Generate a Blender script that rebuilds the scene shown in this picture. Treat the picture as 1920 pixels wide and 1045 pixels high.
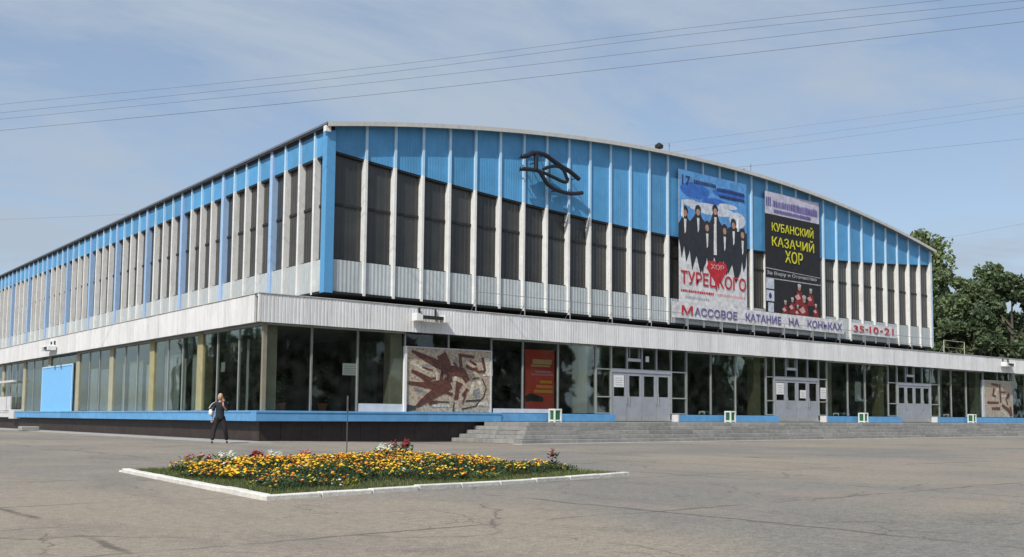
import bpy, bmesh, math, random
from mathutils import Vector, Matrix
for o in list(bpy.data.objects): bpy.data.objects.remove(o)
S = bpy.context.scene
COL = S.collection
rnd = random.Random(7)

# ------------------------------------------------------------------ camera
FW = Vector((0.64293965, 0.76219529, 0.0754118)).normalized()
ROLL = math.radians(0.34016)
yaw = math.radians(49.85114)
R0 = Vector((math.sin(yaw), -math.cos(yaw), 0))
U0 = R0.cross(FW)
RR = math.cos(ROLL) * R0 + math.sin(ROLL) * U0
UU = -math.sin(ROLL) * R0 + math.cos(ROLL) * U0
cam_d = bpy.data.cameras.new('camera')
cam = bpy.data.objects.new('camera', cam_d); COL.objects.link(cam)
cam.matrix_world = Matrix(((RR.x, UU.x, -FW.x, -16.399), (RR.y, UU.y, -FW.y, -37.8824), (RR.z, UU.z, -FW.z, 1.02), (0, 0, 0, 1)))
cam_d.sensor_width = 36; cam_d.lens = 36 * 1888.29 / 1920
cam_d.shift_x = -90 / 1920; cam_d.shift_y = 117.5 / 1920
cam_d.clip_start = 0.1; cam_d.clip_end = 3000
S.camera = cam

# ------------------------------------------------------------------ sky, sun, exposure
SUN_A, SUN_E = 25.0, 48.0
w = bpy.data.worlds.new('World'); S.world = w; w.use_nodes = True
nt = w.node_tree; nt.nodes.clear()
def N(t, typ, **k):
    n = t.nodes.new(typ)
    for a, b in k.items(): setattr(n, a, b)
    return n
out = N(nt, 'ShaderNodeOutputWorld'); bg = N(nt, 'ShaderNodeBackground')
sky = N(nt, 'ShaderNodeTexSky', sky_type='NISHITA', sun_disc=False)
sky.sun_elevation = math.radians(SUN_E); sky.sun_rotation = math.radians(270 - SUN_A)
sky.air_density = 1.0; sky.dust_density = 2.0; sky.ozone_density = 1.2; sky.altitude = 100
tc = N(nt, 'ShaderNodeTexCoord'); sep = N(nt, 'ShaderNodeSeparateXYZ')
nt.links.new(tc.outputs['Generated'], sep.inputs[0])
# project the sky direction onto a flat cloud layer
def math_n(t, op, a, b=None):
    n = N(t, 'ShaderNodeMath', operation=op)
    for i, v in enumerate((a, b)):
        if v is None: continue
        if hasattr(v, 'links'): t.links.new(v, n.inputs[i])
        else: n.inputs[i].default_value = v
    return n.outputs[0]
zz = math_n(nt, 'MAXIMUM', math_n(nt, 'ADD', sep.outputs[2], 0.12), 0.05)
cb = N(nt, 'ShaderNodeCombineXYZ')
nt.links.new(math_n(nt, 'DIVIDE', sep.outputs[0], zz), cb.inputs[0])
nt.links.new(math_n(nt, 'DIVIDE', sep.outputs[1], zz), cb.inputs[1])
mp = N(nt, 'ShaderNodeMapping'); mp.inputs['Location'].default_value = (0.45, 3.4, 0); mp.inputs['Rotation'].default_value = (0, 0, 0.5); mp.inputs['Scale'].default_value = (0.75, 1.25, 1)
nt.links.new(cb.outputs[0], mp.inputs[0])
n1 = N(nt, 'ShaderNodeTexNoise'); n1.inputs['Scale'].default_value = 1.3; n1.inputs['Detail'].default_value = 8; n1.inputs['Roughness'].default_value = 0.62; n1.inputs['Distortion'].default_value = 0.35
nt.links.new(mp.outputs[0], n1.inputs['Vector'])
cr = N(nt, 'ShaderNodeValToRGB')
cr.color_ramp.elements[0].position = 0.40; cr.color_ramp.elements[0].color = (0.30, 0.30, 0.30, 1)
cr.color_ramp.elements[1].position = 0.60; cr.color_ramp.elements[1].color = (0.95, 0.95, 0.95, 1)
nt.links.new(n1.outputs['Fac'], cr.inputs[0])
mx = N(nt, 'ShaderNodeMix', data_type='RGBA')
nt.links.new(cr.outputs[0], mx.inputs['Factor'])
nt.links.new(sky.outputs[0], mx.inputs['A']); mx.inputs['B'].default_value = (2.85, 3.4, 4.1, 1)
nt.links.new(mx.outputs['Result'], bg.inputs[0]); bg.inputs[1].default_value = 0.13
nt.links.new(bg.outputs[0], out.inputs[0])
sd = bpy.data.lights.new('sun', 'SUN'); sd.energy = 3.4; sd.angle = math.radians(0.53); sd.color = (1, 0.955, 0.88)
so = bpy.data.objects.new('sun', sd); COL.objects.link(so)
a, e = math.radians(SUN_A), math.radians(SUN_E)
so.rotation_euler = Vector((math.cos(a) * math.cos(e), math.sin(a) * math.cos(e), -math.sin(e))).to_track_quat('-Z', 'Y').to_euler()
S.view_settings.view_transform = 'Standard'; S.view_settings.look = 'None'
S.view_settings.exposure = 0.25; S.view_settings.gamma = 1; S.view_settings.use_curve_mapping = False
S.render.engine = 'CYCLES'

# ------------------------------------------------------------------ materials
def mat(name, col, rough=0.6, metal=0.0, var=0.0, vscale=3.0, stripes=0.0, sfreq=6.0, saxis=0, bump=0.0, bscale=30.0,
        dirt=0.0, dirtcol=(0.12, 0.1, 0.08), objvar=0.0, spec=0.5, streak=0.0):
    m = bpy.data.materials.new(name); m.use_nodes = True
    t = m.node_tree; b = t.nodes['Principled BSDF']
    b.inputs['Roughness'].default_value = rough; b.inputs['Metallic'].default_value = metal
    b.inputs['Specular IOR Level'].default_value = spec
    c4 = (*col, 1)
    tcn = N(t, 'ShaderNodeTexCoord'); geo = N(t, 'ShaderNodeNewGeometry')
    cur = None
    rgb = N(t, 'ShaderNodeRGB'); rgb.outputs[0].default_value = c4; cur = rgb.outputs[0]
    if var > 0:
        n = N(t, 'ShaderNodeTexNoise'); n.inputs['Scale'].default_value = vscale; n.inputs['Detail'].default_value = 6; n.inputs['Roughness'].default_value = 0.65
        t.links.new(geo.outputs['Position'], n.inputs['Vector'])
        r = N(t, 'ShaderNodeMapRange'); r.inputs[1].default_value = 0.3; r.inputs[2].default_value = 0.7; r.inputs[3].default_value = 1 - var; r.inputs[4].default_value = 1 + var
        t.links.new(n.outputs['Fac'], r.inputs[0])
        h = N(t, 'ShaderNodeHueSaturation'); t.links.new(r.outputs[0], h.inputs['Value']); t.links.new(cur, h.inputs['Color']); cur = h.outputs[0]
    if streak > 0:   # rain streaks running down the surface
        mpn = N(t, 'ShaderNodeMapping'); mpn.inputs['Scale'].default_value = (5, 5, 0.35)
        t.links.new(geo.outputs['Position'], mpn.inputs[0])
        n = N(t, 'ShaderNodeTexNoise'); n.inputs['Scale'].default_value = 1.3; n.inputs['Detail'].default_value = 5; n.inputs['Roughness'].default_value = 0.7
        t.links.new(mpn.outputs[0], n.inputs['Vector'])
        r = N(t, 'ShaderNodeMapRange'); r.inputs[1].default_value = 0.48; r.inputs[2].default_value = 0.78; r.inputs[3].default_value = 0; r.inputs[4].default_value = streak
        t.links.new(n.outputs['Fac'], r.inputs[0])
        q = N(t, 'ShaderNodeMix', data_type='RGBA'); t.links.new(r.outputs[0], q.inputs['Factor']); t.links.new(cur, q.inputs['A']); q.inputs['B'].default_value = (*dirtcol, 1); cur = q.outputs['Result']
    if dirt > 0:
        n = N(t, 'ShaderNodeTexNoise'); n.inputs['Scale'].default_value = 1.1; n.inputs['Detail'].default_value = 8; n.inputs['Roughness'].default_value = 0.75
        t.links.new(geo.outputs['Position'], n.inputs['Vector'])
        r = N(t, 'ShaderNodeMapRange'); r.inputs[1].default_value = 0.5; r.inputs[2].default_value = 0.75; r.inputs[3].default_value = 0; r.inputs[4].default_value = dirt
        t.links.new(n.outputs['Fac'], r.inputs[0])
        q = N(t, 'ShaderNodeMix', data_type='RGBA'); t.links.new(r.outputs[0], q.inputs['Factor']); t.links.new(cur, q.inputs['A']); q.inputs['B'].default_value = (*dirtcol, 1); cur = q.outputs['Result']
    if objvar > 0:
        oi = N(t, 'ShaderNodeObjectInfo'); r = N(t, 'ShaderNodeMapRange'); r.inputs[3].default_value = 1 - objvar; r.inputs[4].default_value = 1 + objvar
        t.links.new(oi.outputs['Random'], r.inputs[0])
        h = N(t, 'ShaderNodeHueSaturation'); t.links.new(r.outputs[0], h.inputs['Value']); t.links.new(cur, h.inputs['Color']); cur = h.outputs[0]
    t.links.new(cur, b.inputs['Base Color'])
    hs = None
    if bump > 0:
        n = N(t, 'ShaderNodeTexNoise'); n.inputs['Scale'].default_value = bscale; n.inputs['Detail'].default_value = 5
        t.links.new(geo.outputs['Position'], n.inputs['Vector'])
        bn = N(t, 'ShaderNodeBump'); bn.inputs['Strength'].default_value = bump; bn.inputs['Distance'].default_value = 0.02
        t.links.new(n.outputs['Fac'], bn.inputs['Height']); hs = bn.outputs[0]
    if stripes > 0:
        sp = N(t, 'ShaderNodeSeparateXYZ'); t.links.new(geo.outputs['Position'], sp.inputs[0])
        v = math_n(t, 'SINE', math_n(t, 'MULTIPLY', math_n(t, 'ADD', sp.outputs[0], sp.outputs[1]), sfreq * 6.283))
        bn = N(t, 'ShaderNodeBump'); bn.inputs['Strength'].default_value = stripes; bn.inputs['Distance'].default_value = 0.02
        t.links.new(v, bn.inputs['Height'])
        if hs: t.links.new(hs, bn.inputs['Normal'])
        hs = bn.outputs[0]
    if hs: t.links.new(hs, b.inputs['Normal'])
    return m
M = {}
M['blue'] = mat('blue_sheet_metal', (0.085, 0.315, 0.585), 0.5, var=0.12, vscale=1.2, stripes=0.22, sfreq=6.5, objvar=0.15, streak=0.5, dirtcol=(0.10, 0.22, 0.34), dirt=0.2)
M['blue_smooth'] = mat('blue_paint', (0.12, 0.35, 0.64), 0.55, var=0.14, vscale=2, dirt=0.5, dirtcol=(0.12, 0.22, 0.34), objvar=0.08, bump=0.1)
M['fin_blue'] = mat('pale_blue_fin_paint', (0.47, 0.69, 0.86), 0.5, var=0.06, objvar=0.04, streak=0.2, dirtcol=(0.2, 0.33, 0.45))
M['fin_strong'] = mat('mid_blue_fin_paint', (0.36, 0.52, 0.76), 0.5, var=0.08, objvar=0.05, streak=0.2, dirtcol=(0.12, 0.22, 0.4))
M['corner_blue'] = mat('corner_blue_paint', (0.10, 0.33, 0.60), 0.45, var=0.06, streak=0.2, dirtcol=(0.07, 0.2, 0.4))
M['white'] = mat('white_fin_paint', (0.80, 0.80, 0.78), 0.55, var=0.06, objvar=0.04, dirt=0.35, streak=0.4, dirtcol=(0.36, 0.31, 0.25))
M['fascia'] = mat('canopy_white_ribbed_metal', (0.74, 0.74, 0.74), 0.5, var=0.06, vscale=1.5, stripes=0.12, sfreq=5.5, objvar=0.07, streak=0.55, dirtcol=(0.36, 0.36, 0.35), dirt=0.15)
M['grey_panel'] = mat('pale_grey_ribbed_panel', (0.50, 0.54, 0.545), 0.5, var=0.08, stripes=0.45, sfreq=5, objvar=0.08, streak=0.4, dirtcol=(0.25, 0.25, 0.24))
M['profile_glass'] = mat('dark_ribbed_profile_glass', (0.036, 0.036, 0.034), 0.3, var=0.25, vscale=0.8, stripes=0.35, sfreq=4.2, objvar=0.30, dirt=0.4, dirtcol=(0.07, 0.068, 0.06), spec=0.6)
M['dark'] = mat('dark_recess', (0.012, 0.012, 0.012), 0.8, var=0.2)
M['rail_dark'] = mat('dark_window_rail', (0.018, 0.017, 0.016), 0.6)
M['plinth'] = mat('dark_brown_plinth_tile', (0.034, 0.023, 0.02), 0.6, var=0.3, vscale=4, dirt=0.4, dirtcol=(0.09, 0.07, 0.06), bump=0.15, objvar=0.12)
M['soffit'] = mat('grey_soffit', (0.22, 0.22, 0.21), 0.8, var=0.1)
M['roof_edge'] = mat('pale_roof_edge_metal', (0.55, 0.55, 0.52), 0.45, var=0.1, streak=0.3, dirtcol=(0.3, 0.28, 0.24))
M['roof'] = mat('roof_felt', (0.2, 0.2, 0.2), 0.9, var=0.2)
M['beige'] = mat('beige_column_paint', (0.40, 0.375, 0.27), 0.7, var=0.12, vscale=2.5, dirt=0.2)
M['yellow_col'] = mat('ochre_column_paint', (0.36, 0.325, 0.17), 0.7, var=0.12, vscale=2.5, dirt=0.25)
M['frame'] = mat('grey_aluminium_frame', (0.42, 0.43, 0.41), 0.4, metal=0.3, var=0.08)
M['frame_brown'] = mat('bronze_frame', (0.30, 0.27, 0.2), 0.45, metal=0.2, var=0.1)
M['door'] = mat('grey_door_paint', (0.33, 0.35, 0.39), 0.5, var=0.1, vscale=3, dirt=0.3, dirtcol=(0.2, 0.2, 0.2), objvar=0.05)
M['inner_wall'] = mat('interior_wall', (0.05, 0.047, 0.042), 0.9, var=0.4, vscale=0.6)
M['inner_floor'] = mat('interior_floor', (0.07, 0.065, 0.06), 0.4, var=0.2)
M['curtain'] = mat('pale_curtain_cloth', (0.76, 0.78, 0.74), 0.9, var=0.12, objvar=0.15)
M['curtain_dark'] = mat('dark_curtain_cloth', (0.06, 0.07, 0.06), 0.9, var=0.2, objvar=0.2)
M['green_board'] = mat('grey_green_board', (0.22, 0.27, 0.22), 0.7, var=0.15, dirt=0.3, dirtcol=(0.2, 0.22, 0.08))
M['white_board'] = mat('white_board', (0.62, 0.62, 0.63), 0.6, var=0.1, dirt=0.3, dirtcol=(0.3, 0.28, 0.28))
M['paper'] = mat('white_paper', (0.75, 0.75, 0.74), 0.8, var=0.08)
M['paper_grey'] = mat('grey_paper', (0.5, 0.51, 0.53), 0.8, var=0.15, vscale=8)
M['lamp_metal'] = mat('white_lamp_metal', (0.78, 0.78, 0.76), 0.4)
M['lamp_dark'] = mat('black_lamp_body', (0.02, 0.022, 0.022), 0.5)
M['stone'] = mat('grey_step_stone', (0.30, 0.295, 0.28), 0.8, var=0.2, vscale=4, dirt=0.7, dirtcol=(0.17, 0.16, 0.15), objvar=0.14, bump=0.4, bscale=25)
M['rail'] = mat('pale_grey_rail_paint', (0.27, 0.28, 0.28), 0.5)
M['rail_y'] = mat('pale_yellow_rail_paint', (0.55, 0.57, 0.42), 0.5)
M['kerb'] = mat('whitewashed_kerb', (0.68, 0.665, 0.62), 0.85, var=0.14, vscale=8, dirt=0.75, dirtcol=(0.27, 0.245, 0.21), objvar=0.06, bump=0.4)
M['soil'] = mat('dark_soil', (0.06, 0.048, 0.035), 0.95, var=0.4, vscale=8, bump=0.7)
M['bark'] = mat('bark', (0.10, 0.085, 0.07), 0.9, var=0.3, vscale=6, bump=0.6)
M['black'] = mat('black_paint', (0.012, 0.013, 0.02), 0.4)
M['bin_white'] = mat('white_bin_paint', (0.72, 0.76, 0.72), 0.5, dirt=0.2)
M['bin_green'] = mat('green_bin_panel', (0.02, 0.13, 0.05), 0.5, var=0.2)
M['bin_dark'] = mat('dark_bin_inside', (0.015, 0.02, 0.02), 0.7)
M['wire'] = mat('wire_rubber', (0.14, 0.15, 0.17), 0.6)
M['metal_post'] = mat('weathered_steel_post', (0.09, 0.085, 0.08), 0.6, var=0.3, vscale=15)

def glass_mat(name, tint, refl=1.0, rough=0.02):
    m = bpy.data.materials.new(name); m.use_nodes = True
    t = m.node_tree; t.nodes.clear()
    o = N(t, 'ShaderNodeOutputMaterial'); mix = N(t, 'ShaderNodeMixShader')
    tr = N(t, 'ShaderNodeBsdfTransparent'); tr.inputs[0].default_value = (*tint, 1)
    gl = N(t, 'ShaderNodeBsdfGlossy'); gl.inputs['Roughness'].default_value = rough; gl.inputs[0].default_value = (0.9, 0.95, 0.93, 1)
    fr = N(t, 'ShaderNodeFresnel'); fr.inputs[0].default_value = 1.5
    geo = N(t, 'ShaderNodeNewGeometry'); n = N(t, 'ShaderNodeTexNoise'); n.inputs['Scale'].default_value = 0.8; n.inputs['Detail'].default_value = 1
    t.links.new(geo.outputs['Position'], n.inputs['Vector'])
    bn = N(t, 'ShaderNodeBump'); bn.inputs['Strength'].default_value = 0.12; bn.inputs['Distance'].default_value = 0.05
    t.links.new(n.outputs['Fac'], bn.inputs['Height']); t.links.new(bn.outputs[0], gl.inputs['Normal'])
    f = math_n(t, 'ADD', math_n(t, 'MULTIPLY', fr.outputs[0], 0.62 * refl), 0.02)
    # thin film of dust
    df = N(t, 'ShaderNodeBsdfDiffuse'); df.inputs[0].default_value = (0.3, 0.31, 0.29, 1)
    n2 = N(t, 'ShaderNodeTexNoise'); n2.inputs['Scale'].default_value = 1.7; n2.inputs['Detail'].default_value = 6
    t.links.new(geo.outputs['Position'], n2.inputs['Vector'])
    r = N(t, 'ShaderNodeMapRange'); r.inputs[1].default_value = 0.35; r.inputs[2].default_value = 0.7; r.inputs[3].default_value = 0.0; r.inputs[4].default_value = 0.05
    t.links.new(n2.outputs['Fac'], r.inputs[0])
    m2 = N(t, 'ShaderNodeMixShader'); t.links.new(r.outputs[0], m2.inputs[0]); t.links.new(tr.outputs[0], m2.inputs[1]); t.links.new(df.outputs[0], m2.inputs[2])
    t.links.new(f, mix.inputs[0]); t.links.new(m2.outputs[0], mix.inputs[1]); t.links.new(gl.outputs[0], mix.inputs[2])
    t.links.new(mix.outputs[0], o.inputs[0])
    return m
M['glass'] = glass_mat('shop_window_glass', (0.85, 0.88, 0.86))

def flat(name, col, rough=0.7):
    if name not in M: M[name] = mat(name, col, rough, var=0.30 if name.startswith('print_') else 0.08, vscale=3.5 if name.startswith('print_') else 6, dirt=0.12 if name.startswith('print_') else 0)
    return M[name]

# ------------------------------------------------------------------ helpers
class MB:
    def __init__(s): s.v = []; s.f = []; s.m = []
    def add(s, vs, fs, mi=0):
        k = len(s.v); s.v += [tuple(v) for v in vs]
        for f in fs: s.f.append([i + k for i in f]); s.m.append(mi)
    def box(s, x0, y0, z0, x1, y1, z1, mi=0):
        s.add([(x0, y0, z0), (x1, y0, z0), (x1, y1, z0), (x0, y1, z0), (x0, y0, z1), (x1, y0, z1), (x1, y1, z1), (x0, y1, z1)],
              [(0, 3, 2, 1), (4, 5, 6, 7), (0, 1, 5, 4), (1, 2, 6, 5), (2, 3, 7, 6), (3, 0, 4, 7)], mi)
    def prism(s, poly, y0, y1, mi=0, axis='y'):   # poly of (h, z); extruded along y (or x)
        n = len(poly)
        P = (lambda h, z, d: (h, d, z)) if axis == 'y' else (lambda h, z, d: (d, h, z))
        vs = [P(h, z, y0) for h, z in poly] + [P(h, z, y1) for h, z in poly]
        fs = [tuple(range(n)), tuple(range(2 * n - 1, n - 1, -1))] + [(i, i + n, (i + 1) % n + n, (i + 1) % n) for i in range(n)]
        s.add(vs, fs, mi)
    def tube(s, pts, rad, sides=6, mi=0, cap=True):
        pts = [Vector(p) for p in pts]; rings = []
        rads = rad if isinstance(rad, (list, tuple)) else [rad] * len(pts)
        for i, p in enumerate(pts):
            d = (pts[min(i + 1, len(pts) - 1)] - pts[max(i - 1, 0)]).normalized()
            up = Vector((0, 0, 1)) if abs(d.z) < 0.9 else Vector((1, 0, 0))
            a_ = d.cross(up).normalized(); b_ = d.cross(a_)
            rings.append([p + rads[i] * (math.cos(t) * a_ + math.sin(t) * b_) for t in [2 * math.pi * k / sides for k in range(sides)]])
        vs = [v for r in rings for v in r]; fs = []
        for i in range(len(pts) - 1):
            for k in range(sides):
                fs.append((i * sides + k, i * sides + (k + 1) % sides, (i + 1) * sides + (k + 1) % sides, (i + 1) * sides + k))
        if cap: fs += [tuple(range(sides)), tuple((len(pts) - 1) * sides + k for k in range(sides - 1, -1, -1))]
        s.add(vs, fs, mi)
    def mesh(s, name, mats):
        me = bpy.data.meshes.new(name); me.from_pydata(s.v, [], s.f)
        for m in (mats if isinstance(mats, (list, tuple)) else [mats]): me.materials.append(m)
        if any(s.m): me.polygons.foreach_set('material_index', s.m)
        me.update()
        bm = bmesh.new(); bm.from_mesh(me); 
        if len(bm.faces) < 60000: bmesh.ops.recalc_face_normals(bm, faces=bm.faces)
        bm.to_mesh(me); bm.free()
        return me
def link(name, me, parent=None, loc=(0, 0, 0), rz=0.0):
    o = bpy.data.objects.new(name, me); COL.objects.link(o); o.location = loc; o.rotation_euler = (0, 0, rz)
    if parent: o.parent = parent
    return o
def build(mb, name, m, parent=None, loc=(0, 0, 0)): return link(name, mb.mesh(name, m), parent, loc)
def tag(o, label=None, cat=None, group=None, kind=None):
    if label: o['label'] = label
    if cat: o['category'] = cat
    if group: o['group'] = group
    if kind: o['kind'] = kind
    return o
def thing(name, label, cat, loc=(0, 0, 0), group=None):
    o = bpy.data.objects.new(name, None); COL.objects.link(o); o.location = loc; o.empty_display_size = 0.3
    return tag(o, label, cat, group)
_boxes = {}
def boxo(name, m, parent, x0, y0, z0, x1, y1, z1, bev=0.0):
    """one box-shaped part; alike sizes share mesh data; origin at the low corner"""
    key = (name, m.name, round(x1 - x0, 4), round(y1 - y0, 4), round(z1 - z0, 4), bev)
    if key not in _boxes:
        b = MB(); b.box(0, 0, 0, x1 - x0, y1 - y0, z1 - z0); me = b.mesh(name, m)
        if bev:
            bm = bmesh.new(); bm.from_mesh(me); bmesh.ops.bevel(bm, geom=bm.edges[:], offset=bev, segments=1, affect='EDGES'); bm.to_mesh(me); bm.free()
        _boxes[key] = me
    return link(name, _boxes[key], parent, (x0, y0, z0))
def smooth(me):
    for p in me.polygons: p.use_smooth = True
def text_mesh(s, m, width, height, extr=0.006):
    cu = bpy.data.curves.new('lettering', 'FONT'); cu.body = s; cu.extrude = extr; cu.size = 1; cu.resolution_u = 2
    cu.offset = 0.010
    o = bpy.data.objects.new('lettering', cu); COL.objects.link(o)
    dg = bpy.context.evaluated_depsgraph_get()
    me = bpy.data.meshes.new_from_object(o.evaluated_get(dg)); bpy.data.objects.remove(o)
    xs = [v.co.x for v in me.vertices]; ys = [v.co.y for v in me.vertices]
    x0, x1, y0, y1 = min(xs), max(xs), min(ys), max(ys)
    for v in me.vertices:
        x = (v.co.x - x0) / (x1 - x0) * width; z = (v.co.y - y0) / (y1 - y0) * height; d = v.co.z
        v.co = (x, -d, z)
    me.materials.clear(); me.materials.append(m)
    return me
def text(s, m, parent, x, y, z, width, height, name='lettering'):
    return link(name, text_mesh(s, m, width, height), parent, (x, y, z))

# ------------------------------------------------------------------ ground
def asphalt():
    m = bpy.data.materials.new('weathered_asphalt'); m.use_nodes = True
    t = m.node_tree; b = t.nodes['Principled BSDF']; b.inputs['Roughness'].default_value = 0.88
    g = N(t, 'ShaderNodeNewGeometry')
    def noise(sc, det=5, ro=0.6, dist=0.0, scale=None):
        n = N(t, 'ShaderNodeTexNoise'); n.inputs['Scale'].default_value = sc; n.inputs['Detail'].default_value = det; n.inputs['Roughness'].default_value = ro; n.inputs['Distortion'].default_value = dist
        if scale:
            mm = N(t, 'ShaderNodeMapping'); mm.inputs['Scale'].default_value = scale; mm.inputs['Rotation'].default_value = (0, 0, 0.35); t.links.new(g.outputs['Position'], mm.inputs[0]); t.links.new(mm.outputs[0], n.inputs['Vector'])
        else: t.links.new(g.outputs['Position'], n.inputs['Vector'])
        return n.outputs['Fac']
    def ramp(f, p0, c0, p1, c1):
        r = N(t, 'ShaderNodeValToRGB'); r.color_ramp.elements[0].position = p0; r.color_ramp.elements[0].color = (*c0, 1); r.color_ramp.elements[1].position = p1; r.color_ramp.elements[1].color = (*c1, 1)
        t.links.new(f, r.inputs[0]); return r.outputs[0]
    def mix(f, A, B, bt='MIX'):
        q = N(t, 'ShaderNodeMix', data_type='RGBA', blend_type=bt)
        for s_, v in (('Factor', f), ('A', A), ('B', B)):
            if hasattr(v, 'links'): t.links.new(v, q.inputs[s_])
            else: q.inputs[s_].default_value = v
        return q.outputs['Result']
    base = ramp(noise(0.09, 4, 0.55, 0.6), 0.42, (0.20, 0.190, 0.168), 0.58, (0.285, 0.245, 0.19))
    base = mix(ramp(noise(0.35, 5, 0.6), 0.48, (0, 0, 0), 0.66, (0.55, 0.55, 0.55)), base, (0.30, 0.24, 0.20, 1))
    base = mix(ramp(noise(0.8, 6, 0.7, 0.4, (1, 0.35, 1)), 0.50, (0, 0, 0), 0.68, (0.5, 0.5, 0.5)), base, (0.145, 0.137, 0.12, 1))
    base = mix(ramp(noise(2.2, 6, 0.75), 0.56, (0, 0, 0), 0.72, (0.5, 0.5, 0.5)), base, (0.27, 0.25, 0.21, 1))
    # irregular cracks, broken up by a mask
    dn = N(t, 'ShaderNodeTexNoise'); dn.inputs['Scale'].default_value = 1.2; dn.inputs['Detail'].default_value = 4; t.links.new(g.outputs['Position'], dn.inputs['Vector'])
    ad = N(t, 'ShaderNodeVectorMath', operation='MULTIPLY_ADD'); t.links.new(dn.outputs['Color'], ad.inputs[0]); ad.inputs[1].default_value = (0.9, 0.9, 0); t.links.new(g.outputs['Position'], ad.inputs[2])
    for sc, th, mk in ((0.13, 0.0038, 0.44), (0.42, 0.0065, 0.50), (1.3, 0.014, 0.60)):
        vo = N(t, 'ShaderNodeTexVoronoi', feature='DISTANCE_TO_EDGE'); vo.inputs['Scale'].default_value = sc; t.links.new(ad.outputs[0], vo.inputs['Vector'])
        ck = ramp(vo.outputs['Distance'], th * 0.3, (0.75, 0.75, 0.75), th, (0, 0, 0))
        msk = ramp(noise(0.5, 3), mk - 0.03, (0, 0, 0), mk + 0.05, (1, 1, 1))
        base = mix(mix(1.0, ck, msk, 'MULTIPLY'), base, (0.085, 0.078, 0.062, 1))
    # slab joints of the old concrete under the asphalt, wandering and half filled
    jd = N(t, 'ShaderNodeVectorMath', operation='MULTIPLY_ADD'); t.links.new(dn.outputs['Color'], jd.inputs[0]); jd.inputs[1].default_value = (0.35, 0.35, 0); t.links.new(g.outputs['Position'], jd.inputs[2])
    js = N(t, 'ShaderNodeSeparateXYZ'); t.links.new(jd.outputs[0], js.inputs[0])
    for ax, per in ((0, 5.5), (1, 4.6)):
        fr_ = math_n(t, 'ABSOLUTE', math_n(t, 'SUBTRACT', math_n(t, 'FRACT', math_n(t, 'DIVIDE', js.outputs[ax], per)), 0.5))
        jn = ramp(fr_, 0.004, (0.8, 0.8, 0.8), 0.011, (0, 0, 0)); jm = ramp(noise(0.33, 4), 0.44, (0, 0, 0), 0.52, (1, 1, 1))
        base = mix(mix(1.0, jn, jm, 'MULTIPLY'), base, (0.085, 0.078, 0.06, 1))
    st_ = ramp(noise(0.55, 5, 0.7, 1.2), 0.60, (0, 0, 0), 0.72, (0.3, 0.3, 0.3))
    base = mix(st_, base, (0.09, 0.085, 0.078, 1))
    sp = ramp(noise(45, 3, 0.8), 0.36, (0.66, 0.66, 0.66), 0.66, (1.32, 1.32, 1.32))
    base = mix(1.0, base, sp, 'MULTIPLY')
    sp = ramp(noise(9, 4, 0.8), 0.36, (0.80, 0.80, 0.80), 0.66, (1.18, 1.18, 1.18))
    base = mix(1.0, base, sp, 'MULTIPLY')
    t.links.new(base, b.inputs['Base Color'])
    bn = N(t, 'ShaderNodeBump'); bn.inputs['Strength'].default_value = 0.5; bn.inputs['Distance'].default_value = 0.01
    t.links.new(noise(30, 6, 0.8), bn.inputs['Height']); t.links.new(bn.outputs[0], b.inputs['Normal'])
    return m
M['asphalt'] = asphalt()
X0, X1, Y0, Y1 = -40, 80, -50, 20
def gz(x, y):
    if not (X0 < x < X1 and Y0 < y < Y1): return 0.0
    ss = lambda a_, b_, v: max(0, min(1, (v - a_) / (b_ - a_)))
    dip = 0.10 * ss(1, 7, x) * ss(-14, -7, y) * ss(3, 1, y) * ss(79, 70, x)
    return 0.012 * math.sin(x * 0.31 + 1) * math.cos(y * 0.27) * ss(-50, -45, y) * ss(20, 16, y) * ss(-40, -35, x) * ss(80, 75, x) - dip
g = MB(); NG = 96
for i in range(NG + 1):
    for j in range(NG + 1):
        x = X0 + (X1 - X0) * i / NG; y = Y0 + (Y1 - Y0) * j / NG
        g.v.append((x, y, gz(x, y)))
for i in range(NG):
    for j in range(NG): g.f.append([i * (NG + 1) + j, (i + 1) * (NG + 1) + j, (i + 1) * (NG + 1) + j + 1, i * (NG + 1) + j + 1]); g.m.append(0)
L = 900
g.add([(-L, -L, 0), (L, -L, 0), (L, Y0, 0), (-L, Y0, 0)], [(0, 1, 2, 3)]); g.add([(-L, Y1, 0), (L, Y1, 0), (L, L, 0), (-L, L, 0)], [(0, 1, 2, 3)])
g.add([(-L, Y0, 0), (X0, Y0, 0), (X0, Y1, 0), (-L, Y1, 0)], [(0, 1, 2, 3)]); g.add([(X1, Y0, 0), (L, Y0, 0), (L, Y1, 0), (X1, Y1, 0)], [(0, 1, 2, 3)])
go = build(g, 'plaza_ground', M['asphalt']); go['kind'] = 'structure'; smooth(go.data)

# pale worn strip beside the plinth and along the foot of the steps
M['pave'] = mat('pale_concrete_strip', (0.33, 0.325, 0.31), 0.85, var=0.12, vscale=2, dirt=0.45, dirtcol=(0.2, 0.19, 0.17), bump=0.3, objvar=0.06)
pv = thing('concrete_apron', 'pale concrete apron strip running along the foot of the left wall', 'pavement'); pv['kind'] = 'structure'; del pv['category']
y = -1.6
while y < 82:
    boxo('paving_slab', M['pave'], pv, -1.55, y, -0.04, -0.02, y + 1.97, 0.022, 0.008); y += 2.0

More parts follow.
